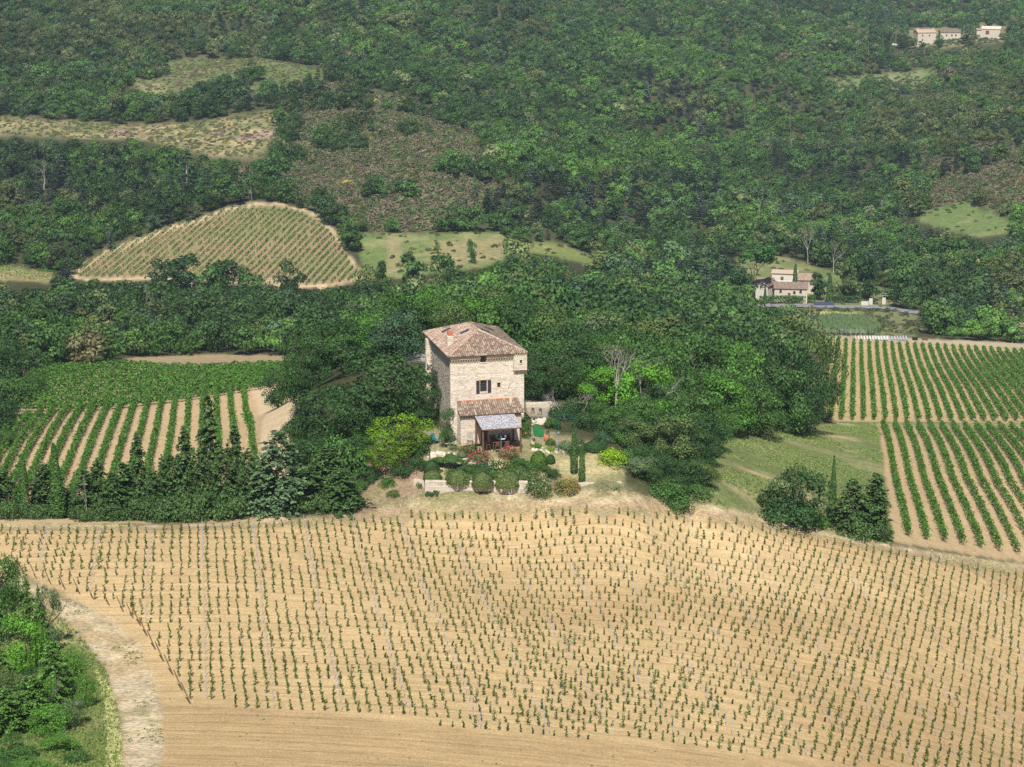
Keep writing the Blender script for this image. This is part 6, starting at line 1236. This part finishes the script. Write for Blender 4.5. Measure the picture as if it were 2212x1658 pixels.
# ------------------------------------------------------------------ far farmhouse, top farm, cars, poles, plots
def house(nm, lab, u, v, z_, rz, w_, d_, h, rise, wm, rm, wins=(), gable=False, cat='house', chim=0, mono=False, doors=()):
    p = at_depth(u, v, z_); g = float(ground(p[0], p[1])); o = thing(nm, lab, cat, (p[0], p[1], min(p[2], g + 1.5)), rz); b = MB().box(-w_ / 2, w_ / 2, 0, d_, -4, h); a = .35
    if mono: b.hexa([(-w_ / 2, 0, h), (w_ / 2, 0, h), (w_ / 2, d_, h), (-w_ / 2, d_, h), (-w_ / 2, .01, h + .02), (w_ / 2, .01, h + .02), (w_ / 2, d_, h + rise), (-w_ / 2, d_, h + rise)])
    else: b.add([(-w_ / 2, 0, h), (-w_ / 2, d_, h), (-w_ / 2, d_ / 2, h + rise), (w_ / 2, 0, h), (w_ / 2, d_, h), (w_ / 2, d_ / 2, h + rise)], [(0, 2, 1), (3, 4, 5)])
    wl_ = b.build('wall', wm, o)
    if mono: rfm = MB().hexa([(-w_ / 2 - a, -a, h + .03), (w_ / 2 + a, -a, h + .03), (w_ / 2 + a, d_ + a, h + rise + .05), (-w_ / 2 - a, d_ + a, h + rise + .05), (-w_ / 2 - a, -a, h + .22), (w_ / 2 + a, -a, h + .22), (w_ / 2 + a, d_ + a, h + rise + .25), (-w_ / 2 - a, d_ + a, h + rise + .25)])
    else:
        rfm = MB(); k = rise / (d_ / 2)
        for s0 in (-1, 1):
            y0 = d_ / 2 + s0 * (d_ / 2 + a); z0 = h - k * a + .03
            q = [(-w_ / 2 - a, y0, z0), (w_ / 2 + a, y0, z0), (w_ / 2 + a, d_ / 2, h + rise + .03), (-w_ / 2 - a, d_ / 2, h + rise + .03)]; q = q if s0 < 0 else [q[1], q[0], q[3], q[2]]
            rfm.hexa([(x, y, zz) for x, y, zz in q] + [(x, y, zz + .18) for x, y, zz in q])
    ro = rfm.build('roof', rm, o)
    if not mono: lay_tiles(ro, (-w_ / 2 - a, -a, h - rise / (d_ / 2) * a + .2), (w_ / 2 + a, -a, h - rise / (d_ / 2) * a + .2), (w_ / 2 + a, d_ / 2, h + rise + .22), (-w_ / 2 - a, d_ / 2, h + rise + .22), rm, pitch=.5, expo=.8, seed=int(u), off=.0)
    for (x, zz, ww, hh2) in wins:
        f = MB().box(x - ww / 2, x + ww / 2, -.04, -.003, zz, zz + hh2).build('window', M['glass'], o); MB().box(x - ww / 2 - .12, x - ww / 2 - .005, -.07, -.003, zz, zz + hh2).box(x + ww / 2 + .005, x + ww / 2 + .12, -.07, -.003, zz, zz + hh2).build('frame', M['white'] if wm is not M['white'] else M['cars'], f)
    for (x, zz, ww, hh2) in doors: MB().box(x - ww / 2, x + ww / 2, -.05, -.003, zz, zz + hh2).build('door', M['wood'], o)
    for i in range(chim): MB().box(-w_ / 2 + 1 + i * (w_ - 2.5), -w_ / 2 + 1.9 + i * (w_ - 2.5), d_ / 2 - .4, d_ / 2 + .4, h + rise - .3, h + rise + 1.1).build('chimney', wm, ro)
    return o
house('farmhouse', 'long low stone farmhouse wing behind the hedge by the far road', 1708, 645, 700, R(-6), 11.5, 6, 3.6, 1.7, M['cream'], TILE, wins=[(-3.6, 1.9, .8, 1.2), (1.2, 1.6, .9, 1.1), (3.4, 1.9, .9, 1.1)], doors=[(-.6, 0, 1.0, 2.0)])
house('farmhouse', 'white gabled farmhouse part left of the long stone wing', 1668, 642, 706, R(62), 9.5, 6.4, 4.6, 1.5, M['white'], TILE, wins=[(0, 2.2, .9, 1.3), (3, 2, .8, 1.2)])
house('farmhouse', 'low white front wall and roof of the farmhouse left end', 1655, 640, 712, R(12), 7.0, 6, 4.4, 1.6, M['white'], TILE, wins=[(1.5, 2.2, .8, 1.1)])
house('outbuilding', 'white outbuilding with red roof edge uphill of the farmhouse', 1694, 600, 738, R(-14), 5.4 * 1.7, 4, 3.0, .6, M['white'], TILE2, doors=[(-.8, 0, 1.1, 1.9)], mono=True, cat='shed')
house('garden_terrace_wall', 'white terrace wall between farmhouse and outbuilding', 1692, 612, 722, R(-8), 8.5, 2.0, 2.2, .15, M['white'], M['white'], mono=True, cat='wall')
house('barn', 'stone barn with tiled roof right of the far cypress', 1742, 613, 722, R(-12), 7.2, 6, 3.4, 1.8, M['cream'], TILE2, wins=[(-1.6, 1.6, .9, 1.2)], cat='barn')
house('farmhouse', 'tall stone farmhouse at the top right on the hill', 2002, 87, 1470, R(12), 14.5, 8, 7.2, 2.0, M['cream'], TILE2, wins=[(-3.4, 4.4, 1.0, 1.3), (2, 4.4, 1.0, 1.3), (-3.4, 1.2, 1.0, 1.3)], chim=2)
house('farmhouse', 'long low farmhouse wing right of the tall one at the top', 2053, 83, 1476, R(0), 15, 7, 4.2, 2.0, M['cream'], TILE, wins=[(-3, 1.4, 1.0, 1.4), (1, 1.4, 1.1, 1.4), (4, 1.4, 1.0, 1.4)])
rb = house('ruined_barn', 'roofless ruined barn at the top right edge of the wood', 2140, 76, 1480, R(-20), 14, 7, 5.2, 1.8, M['cream'], M['cream'], cat='barn', doors=[(-2.5, 1.2, 2.6, 2.8)])
house('ruined_wall', 'small ruined gable left of the roofless barn', 2115, 74, 1476, R(-10), 3.5, 2, 4.2, 1.3, M['cream'], TILE2, cat='ruin', mono=True)
def car(u, v, z_, rz, m, lab):
    p = at_depth(u, v, z_); g = float(ground(p[0], p[1])); c = thing('parked_car', lab, 'car', (p[0], p[1], g + .02 if abs(g - p[2]) < 4 else p[2]), rz)
    prof = [(-2.1, .35), (-2.1, .85), (-1.3, .98), (-.75, 1.45), (.9, 1.48), (1.6, 1.0), (2.1, .88), (2.1, .35)]
    n_ = len(prof); b = MB().add([(x, -.85, z2) for x, z2 in prof] + [(x, .85, z2) for x, z2 in prof], [tuple(range(n_))[::-1], tuple(range(n_, 2 * n_))] + [(i, (i + 1) % n_, n_ + (i + 1) % n_, n_ + i) for i in range(n_)]); b.build('body', m, c)
    MB().box(-.7, .85, -.87, -.852, 1.0, 1.36).box(-.7, .85, .852, .87, 1.0, 1.36).build('window', M['glass'], c)
    for x in (-1.35, 1.35):
        for y in (-.88, .88): MB().tube((x, y - .1, .33), (x, y + .1, .33), .33, .33, 12).build('wheel', M['tyre'], c)
car(1915, 645, 722, .1, M['cars'], 'silver car parked behind the white gate pillars'); car(1932, 99, 1440, .3, M['carw'], 'white car parked in a gap of the wood below the top farm')
def box_thing(nm, lab, cat, u, v, z_, w_, d_, h, m, rz=0):
    p = cast1(u, v); o = MB().box(-w_ / 2, w_ / 2, 0, d_, -1, h).build(nm, m); o.location = tuple(p); o.rotation_euler = (0, 0, rz); return tag(o, lab, cat)
for u, v, w_, h, lab in ((1868, 661, 2.6, 1.5, 'low white wall left of the far gate'), (1881, 659, 1.2, 2.2, 'white pillar left of the far gate'), (1909, 658, 1.2, 2.3, 'white pillar right of the far gate'), (1603, 662, 1.4, 1.6, 'small white box beside the far road'), (1617, 648, .9, 2.6, 'white shrine post left of the farmhouse hedge')):
    box_thing('gate_wall', lab, 'wall', u, v, 0, w_, .5, h, M['white'])
sp_ = thing('solar_panels', 'row of dark blue solar panels beside the far road', 'solar panels', tuple(cast1(1780, 662)))
for i in range(6): MB().hexa([(-3.8 + i * 1.25, 0, .3), (-2.6 + i * 1.25, 0, .3), (-2.6 + i * 1.25, 1.2, 1.3), (-3.8 + i * 1.25, 1.2, 1.3), (-3.8 + i * 1.25, 0, .36), (-2.6 + i * 1.25, 0, .36), (-2.6 + i * 1.25, 1.2, 1.36), (-3.8 + i * 1.25, 1.2, 1.36)]).build('panel', M['solar'], sp_)
def hedge(name, lab, pl, h, wd, tone, n_, seed):
    Wp = cast(*zip(*pl)); r_ = np.random.default_rng(seed); t = r_.uniform(0, 1, n_); a, b = Wp[0], Wp[-1]; x = a[0] + (b[0] - a[0]) * t; y = a[1] + (b[1] - a[1]) * t + r_.uniform(-.5, .5, n_) * wd; z_ = ground(x, y) + h * r_.uniform(0, 1, n_) ** .6
    tag(link(name, quads_mesh(name, leaf_quads(np.stack([x, y, z_], 1), np.tile([0, -.6, .7], (n_, 1)), .35, r_, .6), r_.uniform(.6, 1.3, n_), LM[tone])), lab, 'hedge')
hedge('hedge', 'long clipped green hedge in front of the far farmhouse', [(1640, 656), (1762, 654)], 2.8, 1.6, 'mid green', 1500, 1); hedge('hedge', 'dark clipped hedge right of the broad cypress', [(1788, 655), (1855, 655)], 2.4, 1.6, 'dark green', 900, 2)
tuft_field('reeds', 'blue green cane reeds between road and vegetable plots', world_poly([(1772, 694), (1800, 690), (1872, 694), (1900, 712), (1885, 724), (1775, 722)], 20), 3400, .4, 3.2, 'grey green', 61)
tuft_field('dry_canes', 'dry straw coloured canes below the road', world_poly([(1775, 683), (1850, 686), (1850, 693), (1775, 692)], 20), 500, .3, 2.6, 'dry grass', 62)
def pole(u, v, h, lab, m='bark'):
    o = MB().tube((0, 0, -.5), (0, 0, h), .16, .11, 7).build('pole', M[m]); q = thing('utility_pole', lab, 'pole', tuple(cast1(u, v))); o.parent = q; MB().box(-.6, .6, -.08, .08, h - .5, h - .35).build('crossarm', M[m], q)
pole(1557, 664, 4.5 * 1.3, 'wooden utility pole left of the far farmhouse'); pole(1749, 688, 4.5, 'grey utility pole below the hedge', 'pale_bark'); pole(1603, 380, 7, 'bare utility pole in the woodland above the farmhouse', 'pale_bark'); pole(416, 663, 8, 'utility pole by the road left of centre', 'pale_bark')
pf = thing('plant_frames', 'rows of tomato stakes on the pale vegetable plot', 'garden frame', tuple(cast1(1810, 731)))
for i in range(12):
    MB().tube((-8 + i * 1.5, 0, -.1), (-8 + i * 1.5, 0, 1.9), .06, .06, 4).build('stake', M['dead'], pf)
for y in (0, 3.0): MB().tube((-8, y, 1.92), (8.5, y, 1.92), .05, .05, 4).build('rail', M['steel'], pf)
for n_, (u, lab) in enumerate(((1884, 'white fleece tunnel over the first vegetable bed'), (1925, 'grey netted vegetable bed right of the white tunnel'))):
    o = MB(); [o.tube((-5 + i * .9, 0, 0), (-5 + i * .9, 1.5, .9), .25, .25, 6) for i in range(12)]; q = o.build('bed_cover', M['white'] if n_ == 0 else M['cars']); q.location = tuple(cast1(u, 735)); tag(q, lab, 'garden bed')
for u, lab, m in ((1977, 'small black and white garden box by the plots', 'black'), (1999, 'brown garden crate by the plots', 'wood')): box_thing('garden_crate', lab, 'crate', u, 736, 0, 1.6, 1.0, .9, M[m])
o = box_thing('stump', 'pale rock lying on the dry headland', 'rock', 1131, 1096, 0, .5, .3, .14, M['lime'])
# ------------------------------------------------------------------ air
lo_z = float(GH.min()) - 2.0
hz = MB().box(-1400, 1400, -30, 3340, lo_z, max(float(GH.max()) + 30, 90)); hm = bpy.data.materials.new('haze'); hm.use_nodes = True; t_ = hm.node_tree; t_.nodes.clear()
ou = t_.nodes.new('ShaderNodeOutputMaterial'); pv = t_.nodes.new('ShaderNodeVolumePrincipled'); pv.inputs['Density'].default_value = .00007; pv.inputs['Color'].default_value = (.62, .78, 1, 1); pv.inputs['Anisotropy'].default_value = 0.0
t_.links.new(pv.outputs[0], ou.inputs['Volume']); tag(hz.build('haze', hm), 'thin bluish summer haze over the valley', kind='stuff')
